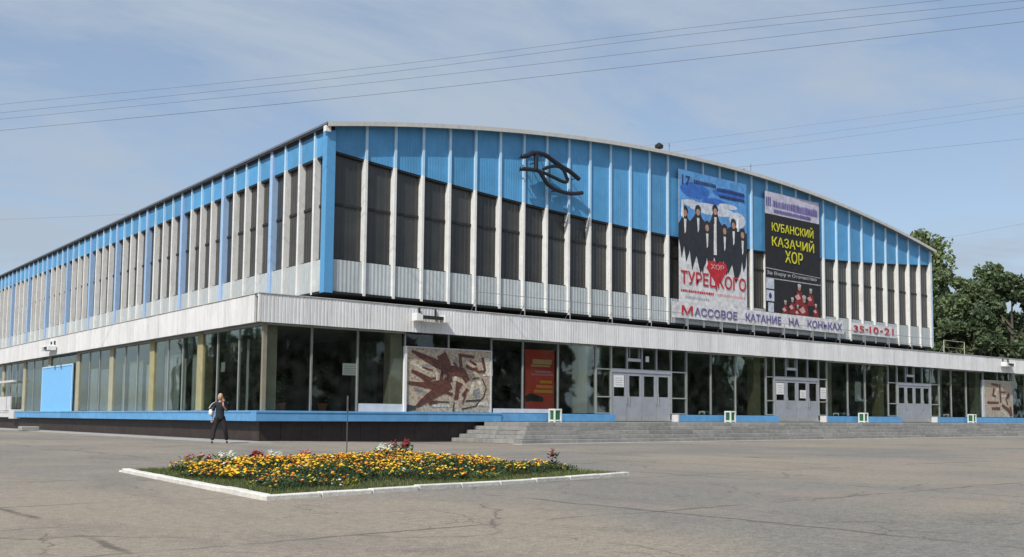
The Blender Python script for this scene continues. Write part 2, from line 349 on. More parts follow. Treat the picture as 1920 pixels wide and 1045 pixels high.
# ------------------------------------------------------------------ arena building
UX, UY, B = 4.083, 2.558, 1.53
ZB, ZT, ZCB, ZCT = 0.796, 1.219, 4.725, 5.843
ZUB, ZSILL, ZRAIL, ZBL = 6.546, 8.0, 10.52, 12.73
XE, YE = 68.0, 84.0           # canopy extents
NR, NL = 33, 50
UXE = UX + B * (NR + 0.30) + 0.25
UYE = UY + B * NL
XM = (UX + UXE) / 2; XH = (UXE - UX) / 2
def arch(x): return 14.03 + 2.56 * (1 - min(1.15, ((x - XM) / XH) ** 2))
def sag(x): return 12.95 - 1.27 * (1 - ((x - XM) / XH) ** 2)
A = thing('sports_arena', 'large blue and white sports palace with an arched roof and a long white canopy', 'building')

# upper volume: dark inner wall following the roof arch
n = 40; prof = [(UX + 0.5 + (UXE - UX - 1.0) * i / n, arch(UX + 0.5 + (UXE - UX - 1.0) * i / n) - 0.26) for i in range(n + 1)]
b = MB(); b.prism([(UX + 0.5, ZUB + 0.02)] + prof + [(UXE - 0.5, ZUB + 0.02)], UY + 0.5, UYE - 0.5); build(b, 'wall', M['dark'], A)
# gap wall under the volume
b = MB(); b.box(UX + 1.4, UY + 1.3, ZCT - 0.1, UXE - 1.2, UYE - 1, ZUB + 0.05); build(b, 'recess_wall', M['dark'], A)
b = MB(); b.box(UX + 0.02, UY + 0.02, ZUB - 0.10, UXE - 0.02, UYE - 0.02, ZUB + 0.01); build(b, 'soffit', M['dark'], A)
# roof
prof = [(UX - 0.12 + (UXE - UX + 0.24) * i / 60) for i in range(61)]
def shell(y0, y1, th, top=0.0, m=M['roof_edge'], name='roof'):
    b = MB()
    poly = [(x, arch(x) + top) for x in prof] + [(x, arch(x) + top - th) for x in reversed(prof)]
    n_ = len(prof)
    vs = [(x, y0, z) for x, z in poly] + [(x, y1, z) for x, z in poly]
    k = len(poly); fs = []
    for i in range(n_ - 1):
        fs.append((i, i + 1, k - 2 - i, k - 1 - i)); fs.append((k + i + 1, k + i, 2 * k - 1 - i, 2 * k - 2 - i))
        fs.append((i, i + k, i + 1 + k, i + 1)); fs.append((k - 1 - i, k - 2 - i, 2 * k - 2 - i, 2 * k - 1 - i))
    fs.append((0, k - 1, 2 * k - 1, k)); fs.append((n_ - 1, n_ - 1 + k, n_ + k, n_))
    b.add(vs, fs); return build(b, name, m, A)
rf = shell(UY - 0.28, UYE + 0.3, 0.10, 0.0, M['roof'])
shell(UY - 0.34, UY - 0.285, 0.20, 0.03, M['roof_edge'], 'roof_edge')
b = MB(); b.box(UX - 0.17, UY - 0.28, 13.96, UX - 0.125, UYE, 14.05); build(b, 'gutter', flat('grey_gutter', (0.16, 0.19, 0.24)), A)
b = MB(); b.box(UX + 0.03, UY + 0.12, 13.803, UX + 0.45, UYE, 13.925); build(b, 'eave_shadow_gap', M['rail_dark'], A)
b = MB(); b.box(UX - 0.16, UY - 0.16, 13.66, UX + 0.08, UY + 0.1, 13.92); build(b, 'corner_box', M['lamp_metal'], A)

FW_, FD = 0.15, 0.37
def fin_x(k): return UX + B * (k + 0.30)
def fin_y(k): return UY + B * (k - 0.16)
PD = 0.11   # panels sit this far behind the fin fronts
# corner pilaster
b = MB(); b.box(UX - 0.02, UY - 0.02, ZUB - 0.08, UX + 0.40, UY + 0.40, 13.78); build(b, 'corner_pilaster', M['corner_blue'], A)
# ---- right (entrance) face
xs = [UX + 0.40 - FW_ / 2] + [fin_x(k) for k in range(1, NR + 1)]
for k in range(1, NR + 1):
    x = fin_x(k); zt = arch(x) - 0.10; zs = sag(x)
    boxo('lower_fin', M['white'], A, x - FW_ / 2, UY, ZUB - 0.10, x + FW_ / 2, UY + FD, zs, 0.012)
    boxo('upper_fin', M['fin_blue'], A, x - FW_ / 2 + 0.01, UY + 0.004, zs + 0.003, x + FW_ / 2 - 0.01, UY + PD + 0.05, zt)
for k in range(NR):
    xa, xb = xs[k] + FW_ / 2 + 0.002, xs[k + 1] - FW_ / 2 - 0.002
    boxo('lower_panel', M['grey_panel'], A, xa, UY + PD, ZUB, xb, UY + PD + 0.06, ZSILL)
    boxo('window_sill', M['rail_dark'], A, xa, UY + PD + 0.062, ZSILL, xb, UY + 0.46, ZSILL + 0.05)
    boxo('window_pane', M['profile_glass'], A, xa, UY + 0.31, ZSILL + 0.052, xb, UY + 0.35, ZRAIL - 0.06)
    boxo('window_rail', M['rail_dark'], A, xa, UY + 0.26, ZRAIL - 0.058, xb, UY + 0.44, ZRAIL + 0.058)
    za, zb_ = sag(xa) , sag(xb)
    b = MB(); b.prism([(xa, ZRAIL + 0.06), (xb, ZRAIL + 0.06), (xb, zb_ - 0.09), (xa, za - 0.09)], UY + 0.31, UY + 0.35); build(b, 'window_pane', M['profile_glass'], A)
    b = MB(); b.prism([(xa, za - 0.088), (xb, zb_ - 0.088), (xb, zb_ - 0.003), (xa, za - 0.003)], UY + PD + 0.02, UY + 0.44); build(b, 'window_head', M['rail_dark'], A)
    b = MB(); b.prism([(xa, za), (xb, zb_), (xb, arch(xb) - 0.105), (xa, arch(xa) - 0.105)], UY + PD, UY + PD + 0.05); build(b, 'blue_panel', M['blue'], A)
# right-hand end pilaster
b = MB(); b.box(UXE - 0.16, UY + 0.02, ZUB - 0.08, UXE, UY + 0.5, 13.9); build(b, 'end_pilaster', M['fin_blue'], A)
# ---- left face
ys = [UY + 0.40 - FW_ / 2] + [fin_y(k) for k in range(1, NL + 1)]
ZT2 = 13.92
for k in range(1, NL + 1):
    y = fin_y(k); blue = (k % 4 == 0); wd = 0.30 if blue else FW_
    boxo('lower_fin', M['fin_strong'] if blue else M['white'], A, UX, y - wd / 2, ZUB - 0.10, UX + FD, y + wd / 2, ZBL, 0.012)
    boxo('upper_fin', M['fin_strong'] if blue else M['fin_blue'], A, UX + 0.004, y - wd / 2 + 0.01, ZBL + 0.003, UX + PD + 0.05, y + wd / 2 - 0.01, ZT2)
for k in range(NL):
    wa = 0.30 if (k % 4 == 0 and k) else FW_; wb = 0.30 if (k + 1) % 4 == 0 else FW_
    ya, yb = ys[k] + wa / 2 + 0.002, ys[k + 1] - wb / 2 - 0.002
    boxo('lower_panel', M['grey_panel'], A, UX + PD, ya, ZUB, UX + PD + 0.06, yb, ZSILL)
    boxo('window_sill', M['rail_dark'], A, UX + PD + 0.062, ya, ZSILL, UX + 0.46, yb, ZSILL + 0.05)
    boxo('window_pane', M['profile_glass'], A, UX + 0.31, ya, ZSILL + 0.052, UX + 0.35, yb, ZRAIL - 0.06)
    boxo('window_rail', M['rail_dark'], A, UX + 0.26, ya, ZRAIL - 0.058, UX + 0.44, yb, ZRAIL + 0.058)
    boxo('window_pane', M['profile_glass'], A, UX + 0.31, ya, ZRAIL + 0.06, UX + 0.35, yb, ZBL - 0.09)
    boxo('window_head', M['rail_dark'], A, UX + PD + 0.02, ya, ZBL - 0.088, UX + 0.44, yb, ZBL - 0.003)
    boxo('blue_panel', M['blue'], A, UX + PD, ya, ZBL, UX + PD + 0.05, yb, 13.80)

# ---- canopy: slab and ribbed fascia panels
b = MB(); b.box(0.1, 0.1, ZCB + 0.12, XE - 0.1, YE - 0.1, ZCT - 0.06); build(b, 'canopy_slab', M['roof'], A)
b = MB(); b.box(0.09, 0.09, ZCB + 0.03, XE - 0.09, 7.0, ZCB + 0.115); b.box(0.09, 7.0, ZCB + 0.03, 8.0, YE - 0.09, ZCB + 0.115); build(b, 'canopy_soffit', M['soffit'], A)
PW = 0.62
def fascia_mesh(wd):
    b = MB(); nrib = max(1, round(wd / 0.155)); poly = [(0.004, 0.09)]
    s = (wd - 0.008) / nrib
    for i in range(nrib):
        x = 0.004 + s * i
        poly += [(x, 0.0), (x + s * 0.62, 0.0), (x + s * 0.72, 0.009), (x + s * 0.9, 0.009)]
    poly += [(wd - 0.004, 0.0), (wd - 0.004, 0.09)]
    z0, z1 = ZCB, ZCT; m_ = len(poly)
    vs = [(h, d, z0) for h, d in poly] + [(h, d, z1) for h, d in poly]
    b.add(vs, [tuple(range(m_)), tuple(range(2 * m_ - 1, m_ - 1, -1))] + [(i, (i + 1) % m_, (i + 1) % m_ + m_, i + m_) for i in range(m_)])
    return b.mesh('fascia_panel', M['fascia'])
fm = fascia_mesh(PW)
x = 0.09; i = 0
while x + PW < XE: 
    o = link('fascia_panel', fm, A, (x, rnd.uniform(-0.006, 0.004), rnd.uniform(-0.006, 0.006))); x += PW
y = YE - 0.5; 
while y - PW > 0.05:
    o = link('fascia_panel', fm, A, (rnd.uniform(-0.006, 0.004), y, rnd.uniform(-0.006, 0.006)), -math.pi / 2); y -= PW
b = MB(); b.box(-0.01, -0.01, ZCB, 0.085, 0.085, ZCT + 0.01); build(b, 'corner_trim', M['fascia'], A)
b = MB(); b.box(-0.03, -0.03, ZCT + 0.012, XE, 0.16, ZCT + 0.045); b.box(-0.03, 0.162, ZCT + 0.012, 0.16, YE, ZCT + 0.045); build(b, 'coping', M['roof_edge'], A)

# ---- plinth, ledge, floor
b = MB(); b.box(0.36, 0.36, -0.3, XE - 0.5, 12, ZB - 0.01); b.box(0.36, 12, -0.3, 12, YE - 0.5, ZB - 0.01); build(b, 'plinth', M['dark'], A)
for i in range(14):     # plinth facing slabs, right of the corner
    if i * 0.9 < 12.2: boxo('plinth_slab', M['plinth'], A, 0.30 + i * 0.9, 0.33, -0.1, 0.30 + i * 0.9 + 0.89, 0.357, ZB - 0.012, 0.004)
y = 0.33
while y < 80: boxo('plinth_slab', M['plinth'], A, 0.33, y, -0.1, 0.357, y + 0.89, ZB - 0.012, 0.004); y += 0.9
def ledge(x0, x1, y0, y1, m=M['blue_smooth']):
    boxo('ledge', m, A, x0, y0, ZB, x1, y1, ZT - 0.09, 0.01)
    boxo('ledge_cap', m, A, x0 - (0.025 if x1 - x0 < 2 else 0), y0 - (0.025 if x1 - x0 > 2 else 0), ZT - 0.088, x1, y1, ZT, 0.008)
ledge(0.0, 12.0, 0.0, 0.52)
x = 0.523
for y0 in range(0, 40, 4): ledge(0.0, 0.52, 0.55 + y0 - 0.02 * (y0 == 0), 0.55 + y0 + 3.97)
boxo('ledge_end_block', M['white_board'], A, -0.1, 40.6, ZB - 0.1, 0.6, 42.0, ZT + 0.12, 0.02)
for y0 in (42.1, 50, 58, 66, 74): ledge(0.0, 0.52, y0, y0 + 7.8, M['white_board'])
for xa, xb in ((12.02, 15.9), (15.93, 19.40), (24.15, 28.4), (28.42, 32.9), (37.75, 42.1), (42.12, 46.5), (51.15, 55.6), (55.62, 61), (61.02, 67.5)):
    boxo('low_kerb', M['blue_smooth'], A, xa, 0.06, ZB + 0.012, xb, 0.47, ZT - 0.03, 0.01)
for xa in (24.0, 37.6, 51.0): boxo('kerb_end_block', M['white_board'], A, xa, 0.03, ZB + 0.012, xa + 0.14, 0.49, ZT - 0.02, 0.01)
for xa, zz_ in ((4.75, 1.56), (11.85, 1.42), (13.72, 1.42), ):
    boxo('sill_panel', M['white_board'], A, xa, 0.44, ZT + 0.002, xa + (2.2 if xa < 10 else 1.85), 0.475, zz_)
# interior
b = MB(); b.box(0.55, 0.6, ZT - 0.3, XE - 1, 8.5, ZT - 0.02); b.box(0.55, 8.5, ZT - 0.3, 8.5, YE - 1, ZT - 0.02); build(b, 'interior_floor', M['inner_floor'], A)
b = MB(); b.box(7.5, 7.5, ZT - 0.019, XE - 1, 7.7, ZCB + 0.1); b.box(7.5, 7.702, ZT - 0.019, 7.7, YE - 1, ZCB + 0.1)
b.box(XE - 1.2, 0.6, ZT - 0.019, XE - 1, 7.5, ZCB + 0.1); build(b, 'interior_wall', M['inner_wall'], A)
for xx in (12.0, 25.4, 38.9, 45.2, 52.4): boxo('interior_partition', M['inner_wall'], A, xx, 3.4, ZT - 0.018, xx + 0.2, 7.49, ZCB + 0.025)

G = 0.5
def pane_x(xa, xb, z0=ZT, z1=ZCB, lbl=None):
    return boxo('glass_pane', M['glass'], A, xa + 0.03, G, z0 + 0.02, xb - 0.03, G + 0.012, z1 + 0.02)
def mull_x(x, wd=0.07, z0=ZT, z1=ZCB + 0.02, m=None):
    boxo('mullion', m or M['frame'], A, x - wd / 2, G - 0.05, z0 + 0.004, x + wd / 2, G + 0.08, z1)
def pane_y(ya, yb, z0=ZT, z1=ZCB): return boxo('glass_pane', M['glass'], A, G, ya + 0.03, z0 + 0.02, G + 0.012, yb - 0.03, z1 + 0.02)
def mull_y(y, wd=0.07, z0=ZT, z1=ZCB + 0.02, m=None): boxo('mullion', m or M['frame'], A, G - 0.025, y - wd / 2, z0 + 0.004, G + 0.06, y + wd / 2, z1)
b = MB(); b.box(0.40, 0.40, ZT, 0.56, 0.56, ZCB + 0.02); build(b, 'corner_post', M['frame_brown'], A)
def column(x0, y0, x1, y1, m=M['beige']): boxo('column', m, A, x0, y0, ZT - 0.015, x1, y1, ZCB + 0.025, 0.03)
column(0.66, 0.62, 1.1, 1.1, M['beige'])
# right face bays
bays = [(0.56, 2.54), (2.54, 4.67), (4.67, 7.0), (11.72, 13.62), (13.62, 15.85), (15.85, 18.36), (25.2, 27.25), (27.25, 29.4), (29.4, 32.2), (38.4, 40.7), (40.7, 42.7), (42.7, 45.5),
        (52.2, 53.9), (53.9, 56.1), (56.1, 58.7), (63.4, 65.6), (65.6, 66.9)]
for xa, xb in bays:
    pane_x(xa, xb)
    if xa > 0.6: mull_x(xa)
    mull_x(xb, 0.06)
    boxo('transom', M['frame'], A, xa + 0.04, G - 0.04, ZCB - 0.06, xb - 0.04, G + 0.06, ZCB + 0.015)
for xa, xb, zz_ in ((7.0, 9.3, 4.07), (9.3, 11.72, 4.07), (58.7, 61.0, 4.05), (61.0, 63.4, 4.05)): pane_x(xa, xb, zz_); mull_x(xb, 0.05, zz_)
boxo('mosaic_backing', M['inner_wall'], A, 7.03, G + 0.02, ZT, 11.7, G + 0.2, 4.07)
boxo('mosaic_backing', M['inner_wall'], A, 58.75, G + 0.02, ZT, 63.35, G + 0.2, 4.05)
for x0, m_ in ((6.35, M['beige']), (17.35, M['yellow_col']), (31.3, M['yellow_col']), (38.55, M['beige']), (44.6, M['yellow_col']), (52.3, M['beige']), (57.9, M['beige'])):
    column(x0, 0.64, x0 + 0.62, 1.2, m_)
# entrances
def entrance(x0, x1, s0, s1):
    """x0..x1 door block, s0 / s1 outer edges of the side lights"""
    for (xa, xb) in ((s0, x0), (x1, s1)):
        zs = [ZT - 0.0, 2.10, 3.54, ZCB]
        for i in range(3):
            pane_x(xa, xb, zs[i], zs[i + 1])
            boxo('transom', M['frame'], A, xa + 0.04, G - 0.045, zs[i] - 0.03 if i else zs[i] + 0.004, xb - 0.04, G + 0.06, zs[i] + 0.03 if i else zs[i] + 0.06)
        mull_x(xa, 0.08); mull_x(xb, 0.1, ZB + 0.016)
    n = 4; wd = (x1 - x0 - 0.1) / n
    boxo('door_transom', M['door'], A, x0 + 0.052, G - 0.05, 3.40, x1 - 0.052, G + 0.1, 3.60)
    for i in range(n):
        xa = x0 + 0.05 + i * wd; xb = xa + wd
        pane_x(xa, xb, 3.60, ZCB)
        if i: mull_x(xa, 0.09, 3.60, ZCB + 0.02, M['door'])
        # one leaf: stiles, rails and lower board
        b = MB(); z0, z1 = ZB + 0.016, 3.395; a_ = xa + 0.012; c_ = xb - 0.012
        b.box(a_, G - 0.02, z0, c_, G + 0.03, 2.14); b.box(a_, G - 0.02, 2.141, a_ + 0.15, G + 0.03, z1); b.box(c_ - 0.15, G - 0.02, 2.141, c_, G + 0.03, z1); b.box(a_ + 0.151, G - 0.02, 3.24, c_ - 0.151, G + 0.03, z1)
        d = build(b, 'door', M['door'], A)
        b = MB(); b.box(a_ + 0.15, G, 2.142, c_ - 0.15, G + 0.01, 3.24); build(b, 'door_glass', M['glass'], d)
        hx = (c_ - 0.08) if i % 2 == 0 else (a_ + 0.08)
        b = MB(); b.tube([(hx, G - 0.02, 1.75), (hx, G - 0.09, 1.78), (hx, G - 0.09, 2.28), (hx, G - 0.02, 2.31)], 0.014, 6); build(b, 'handle', M['frame'], d)
        b = MB(); b.box(a_ + 0.02, G - 0.03, z0 + 0.02, c_ - 0.02, G - 0.021, z0 + 0.26); build(b, 'kick_plate', M['frame'], d)
entrance(19.45, 23.97, 18.40, 25.20); entrance(33.0, 37.5, 32.22, 38.38); entrance(46.6, 51.0, 45.5, 52.2)
# left face bays
lb = [(0.56, 3.02), (3.02, 5.34), (5.34, 7.0)]
for y0_, y1_ in ((7.62, 13.45), (14.07, 20.1), (20.72, 26.7), (35.6, 40.1), (40.72, 46.7), (47.32, 53.3), (53.92, 59.9), (60.52, 66.6), (66.6, 72.6), (72.6, 78.6)):
    n_ = 2 if y1_ - y0_ < 5 else 3
    for k in range(n_): lb.append((y0_ + (y1_ - y0_) * k / n_, y0_ + (y1_ - y0_) * (k + 1) / n_))
for ya, yb in lb:
    pane_y(ya, yb)
    if ya > 0.6: mull_y(ya, 0.06)
    boxo('transom', M['frame'], A, G - 0.04, ya + 0.035, ZCB - 0.06, G + 0.06, yb - 0.035, ZCB + 0.015)
for yy in (27.1, 35.6): mull_y(yy, 0.09)
for ya, yb in ((27.4, 31.3), (31.3, 35.6)): pane_y(ya, yb, 4.1)
b = MB(); b.box(G + 0.02, 27.35, ZT, G + 0.1, 35.6, 4.1); build(b, 'infill_wall', M['inner_wall'], A)

for y0 in (7.0, 13.45, 20.1, 26.7, 33.3, 40.1, 46.7, 53.3, 59.9): column(0.43, y0, 0.95, y0 + 0.62, M['yellow_col'] if y0 < 14 else M['beige'])
boxo('infill_board', M['green_board'], A, G + 0.05, 35.9, ZT, G + 0.12, 39.8, 4.1)
# curtains behind the left windows (and dark ones on the entrance side)
def curtain(axis, a0, a1, z0, z1, off, m):
    b = MB(); n_ = max(6, int((a1 - a0) / 0.06)); vs = []
    for i in range(n_ + 1):
        a_ = a0 + (a1 - a0) * i / n_; d = off + 0.05 * math.sin(a_ * 19 + math.sin(a_ * 5)) + 0.02 * math.sin(a_ * 47)
        for z in (z0, z1): vs.append((a_, d, z) if axis == 'x' else (d, a_, z))
    fs = [(2 * i, 2 * i + 2, 2 * i + 3, 2 * i + 1) for i in range(n_)]
    b.add(vs, fs); o = build(b, 'curtain', m, A); smooth(o.data)
for y0, y1, z1 in ((2.75, 3.0, 4.2), (8.0, 9.1, 3.85), (9.9, 10.7, 3.7), (11.0, 12.9, 3.95), (14.6, 15.7, 3.6), (16.2, 18.4, 3.85), (18.8, 19.7, 3.8), (21.3, 23.4, 3.6), (24.0, 25.6, 3.7), (41, 46, 3.4), (49, 53, 3.8), (56, 59, 3.8)):
    curtain('y', y0, y1, ZT, z1, 0.82, M['curtain'])
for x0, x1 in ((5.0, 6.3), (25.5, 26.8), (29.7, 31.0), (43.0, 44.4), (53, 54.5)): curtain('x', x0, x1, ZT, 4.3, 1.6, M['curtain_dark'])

# ---- objects inside the foyer
def interior_plant(x, y, label, h=1.5):
    t = thing('potted_plant', label, 'plant', (x, y, ZT - 0.02), 'potted plants behind the foyer glass')
    b = MB(); b.tube([(0, 0, 0), (0, 0, 0.35)], [0.16, 0.22], 10); build(b, 'pot', flat('terracotta', (0.35, 0.14, 0.08)), t)
    b = MB(); r = random.Random(int(x * 10))
    for i in range(90):
        a_ = r.uniform(0, 6.28); rr = r.uniform(0.05, 0.55); z = r.uniform(0.4, h); l = r.uniform(0.12, 0.3)
        p = Vector((rr * math.cos(a_), rr * math.sin(a_), z)); d = Vector((math.cos(a_), math.sin(a_), r.uniform(-0.4, 0.6))).normalized() * l; s = d.cross(Vector((0, 0, 1))).normalized() * l * 0.25
        b.add([p, p + d * 0.5 + s, p + d, p + d * 0.5 - s], [(0, 1, 2, 3)])
    build(b, 'foliage', flat('houseplant_leaf', (0.05, 0.13, 0.035)), t)
interior_plant(1.6, 1.25, 'leafy potted plant inside the first window right of the corner'); interior_plant(3.6, 1.5, 'leafy potted plant inside the second window right of the corner', 1.9)
interior_plant(54.7, 1.3, 'leafy potted plant inside a window just right of the third doors', 1.7)
def notice(name, label, x, z, wd, h, y, lines=True, m=None):
    t = tag(boxo(name, m or M['paper'], None, x, y, z, x + wd, y + 0.008, z + h), label, 'notice')
    if lines:
        for i in range(4):
            b = MB(); b.box(0.06 * wd / 0.5, -0.006, h * (0.16 + 0.19 * i), wd * (0.9 - 0.12 * (i % 2)), -0.001, h * (0.16 + 0.19 * i) + h * 0.07); build(b, 'print_line', M['paper_grey'], t)
notice('paper_notice', 'white paper notice stuck in the second window right of the corner', 4.0, 2.75, 0.72, 0.5, G + 0.03)
notice('paper_notice', 'white sheet pinned in the first left door of the nearest entrance', 19.66, 2.62, 0.72, 0.62, G - 0.03)
notice('paper_notice', 'white sheet pinned in the leftmost door of the middle entrance', 33.2, 2.5, 0.72, 0.7, G - 0.03)
notice('paper_notice', 'white sheet on the third door of the middle entrance', 35.55, 2.3, 0.6, 0.5, G - 0.03)
notice('paper_notice', 'white sheet on the glass right of the middle entrance doors', 37.68, 2.3, 0.6, 0.7, G - 0.03)
notice('paper_notice', 'tall pale notice in the window between the middle and far entrances', 41.6, 2.2, 0.7, 1.3, G + 0.03, False)
notice('paper_notice', 'small white sign above the third door of the nearest entrance', 22.0, 4.02, 0.25, 0.3, G - 0.02, False)
t = tag(boxo('paper_notice', M['paper'], None, G + 0.03, 4.6, 2.9, G + 0.04, 5.0, 3.3), 'small white notice in the window just left of the corner', 'notice')
# exit style boards over the doors (blank pale boards in the photo)
for x0, lb_ in ((20.65, 'pale oblong board above the nearest entrance doors'), (34.2, 'pale oblong board above the middle entrance doors'), (47.8, 'pale oblong board above the far entrance doors')):
    t = thing('door_board', lb_, 'board', (x0, G - 0.06, 4.0), 'boards above the doors')
    boxo('board', M['paper_grey'], t, 0, 0, 0, 0.95, 0.03, 0.16); boxo('board_bracket', M['frame'], t, 0.1, 0.0, 0.17, 0.14, 0.03, 0.7); boxo('board_bracket', M['frame'], t, 0.8, 0.0, 0.17, 0.84, 0.03, 0.7)

# left blue hoarding
t = thing('blue_hoarding', 'large plain sky blue board closing a bay of the left wall', 'board', (G - 0.08, 27.9, ZT))
boxo('board', flat('hoarding_blue', (0.20, 0.50, 0.86)), t, 0, 0, 0.0, 0.04, 7.3, 2.86)
for (a0, a1, z0, z1) in ((0, 7.3, 2.80, 2.90), (0, 0.14, 0.0, 2.795), (7.16, 7.3, 0.0, 2.795)): boxo('frame', flat('hoarding_trim', (0.42, 0.66, 0.88)), t, -0.03, a0, z0, -0.002, a1, z1)
# white stand at the far left
t = thing('display_stand', 'pale board stand with dark frame at the far left of the wall', 'stand', (0.05, 42.3, ZT + 0.01))
boxo('board', M['white_board'], t, 0, 0, 0.05, 0.06, 3.8, 1.05); boxo('shelf', M['white_board'], t, -0.1, -1.0, 2.05, 0.1, 4.6, 2.2)
for yy in (-0.4, 1.2, 3.9): boxo('post', M['frame'], t, -0.02, yy, 0, 0.05 - 0.06, yy + 0.08, 3.0)

# ------------------------------------------------------------------ steps in front of the doors
st = thing('entrance_steps', 'long flight of grey stone steps rising to the arena doors', 'steps')
st['kind'] = 'structure'; del st['category']
PX0, PY0 = 11.0, -3.3      # corner of the landing
ZG = -0.10; NS = 5; RH = (ZB - ZG) / NS; TR = 0.40
for i in range(NS):        # i=0 top
    zt_ = ZB - i * RH; x0 = PX0 - (i) * TR; y0 = PY0 - i * TR
    sl = 1.5
    x = x0; j = 0
    while x < 67:
        o = boxo('step_stone', M['stone'], st, x, y0 - 0.0, zt_ - RH + 0.0, min(x + sl, 68) - 0.012, y0 + (0.6), zt_ - 0.006 + 0.0, 0.01)
        o.location.z += rnd.uniform(-0.006, 0.004); o.location.y += rnd.uniform(-0.012, 0.012)
        x += sl
    y = y0 + 0.6
    while y < 0.2:
        ln = min(1.4, 0.30 - y) if i else min(1.4, -0.0 - y)
        if ln > 0.1:
            o = boxo('step_stone', M['stone'], st, x0, y + 0.006, zt_ - RH, x0 + 0.6, y + ln - 0.006, zt_ - 0.006, 0.01)
            o.location.z += rnd.uniform(-0.006, 0.004); o.location.x += rnd.uniform(-0.012, 0.012)
        y += 1.4
b = MB(); b.box(PX0 + 0.55, PY0 + 0.55, ZG, 67.9, 0.35, ZB - 0.008); build(b, 'landing', M['stone'], st)
t = tag(boxo('foundation_strip', M['pave'], None, 8.6, -5.9, ZG - 0.05, 64, -5.3, ZG + 0.035, 0.01), kind='structure')

# ------------------------------------------------------------------ mosaics
def tess(name, col):
    m = bpy.data.materials.new(name); m.use_nodes = True; t = m.node_tree; b = t.nodes['Principled BSDF']; b.inputs['Roughness'].default_value = 0.5
    g_ = N(t, 'ShaderNodeNewGeometry'); v = N(t, 'ShaderNodeTexVoronoi'); v.inputs['Scale'].default_value = 14
    t.links.new(g_.outputs['Position'], v.inputs['Vector'])
    hs = N(t, 'ShaderNodeHueSaturation'); hs.inputs['Color'].default_value = (*col, 1)
    sx = N(t, 'ShaderNodeSeparateColor'); t.links.new(v.outputs['Color'], sx.inputs[0])
    r = N(t, 'ShaderNodeMapRange'); r.inputs[3].default_value = 0.6; r.inputs[4].default_value = 1.3; t.links.new(sx.outputs[0], r.inputs[0]); t.links.new(r.outputs[0], hs.inputs['Value'])
    t.links.new(hs.outputs[0], b.inputs['Base Color']); return m
T_bg = tess('beige_mosaic_tesserae', (0.43, 0.35, 0.265)); T_br = tess('brown_mosaic_tesserae', (0.12, 0.045, 0.032)); T_lt = tess('pale_mosaic_tesserae', (0.56, 0.52, 0.44)); T_dk = tess('dark_mosaic_tesserae', (0.05, 0.045, 0.04)); T_gr = tess('grey_mosaic_tesserae', (0.24, 0.24, 0.23))
def strokes(lst, m, parent, W, H, dep, name):
    """lst: polylines of (u, v, width) with u, v in 0..1 (v down); drawn as flat ribbons"""
    for si, pl in enumerate(lst):
        b = MB()
        P = [Vector((u * W, (1 - v) * H)) for u, v, _ in pl]
        Lf = []; Rt = []
        for i, p in enumerate(P):
            d = (P[min(i + 1, len(P) - 1)] - P[max(i - 1, 0)]).normalized(); nn = Vector((-d.y, d.x)) * pl[i][2] * H / 2
            Lf.append(p + nn); Rt.append(p - nn)
        y_ = -dep - si * 0.0006
        for i in range(len(P) - 1):
            q = [Lf[i], Lf[i + 1], Rt[i + 1], Rt[i]]
            b.add([(c.x, y_, c.y) for c in q] + [(c.x, -0.001, c.y) for c in q], [(0, 1, 2, 3), (0, 4, 5, 1), (3, 2, 6, 7)])
        build(b, name, m, parent)
mo = thing('mosaic_panel', 'white framed brown and beige mosaic of hockey players left of the nearest doors', 'mosaic', (7.05, G - 0.05, ZT + 0.01))
W_, H_ = 4.6, 2.84
boxo('panel', T_bg, mo, 0, 0, 0, W_, 0.06, H_)
boxo('frame', M['lamp_metal'], mo, -0.12, -0.09, -0.0, -0.002, 0.06, H_ + 0.05); boxo('frame', M['paper_grey'], mo, 0, -0.04, H_ + 0.001, W_, 0.06, H_ + 0.06); boxo('frame', M['paper_grey'], mo, W_ + 0.002, -0.05, 0, W_ + 0.07, 0.06, H_ + 0.06)
strokes([[(.06, .05, .04), (.2, .14, .10), (.34, .23, .13), (.46, .28, .15)], [(.40, .08, .18), (.44, .2, .2), (.46, .3, .2)], [(.40, .32, .12), (.54, .34, .17), (.66, .36, .15), (.72, .5, .1)],
         [(.64, .08, .05), (.8, .1, .05)], [(.62, .05, .05), (.64, .28, .06)], [(.7, .25, .06), (.78, .3, .05), (.84, .28, .04)], [(.90, .1, .05), (.93, .3, .05), (.91, .36, .05)],
         [(.06, .36, .05), (.16, .42, .07), (.28, .52, .12)], [(.03, .55, .05), (.16, .57, .07), (.30, .58, .13), (.5, .55, .17)], [(.42, .34, .05), (.40, .5, .06)], [(.50, .36, .08), (.50, .52, .12)],
         [(.62, .52, .14), (.60, .62, .08), (.58, .8, .07)], [(.52, .56, .14), (.38, .66, .16), (.25, .78, .13), (.12, .92, .05)], [(.42, .67, .04), (.54, .72, .05)], [(.26, .86, .06), (.36, .84, .05)],
         [(.72, .62, .05), (.66, .74, .05)], [(.80, .3, .03), (.86, .34, .04), (.9, .32, .03)], [(.2, .5, .02), (.34, .46, .03)], [(.45, .45, .03), (.47, .56, .03)], [(.55, .2, .03), (.6, .3, .04)], [(.74, .16, .03), (.82, .22, .03), (.78, .2, .02)], [(.62, .42, .03), (.72, .4, .03)], [(.18, .3, .02), (.3, .34, .02)], [(.66, .86, .02), (.7, .7, .02)]], T_br, mo, W_, H_, 0.012, 'figure')
strokes([[(.02, .94, .10), (.12, .94, .06)], [(.3, .84, .025), (.5, .84, .02)], [(.7, .82, .03), (.88, .8, .03)], [(.56, .84, .02), (.55, .98, .03)], [(.78, .46, .02), (.86, .43, .02)], [(.9, .45, .02), (.95, .6, .02), (.92, .74, .02), (.82, .9, .02), (.65, .95, .02)]], T_dk, mo, W_, H_, 0.012, 'outline')
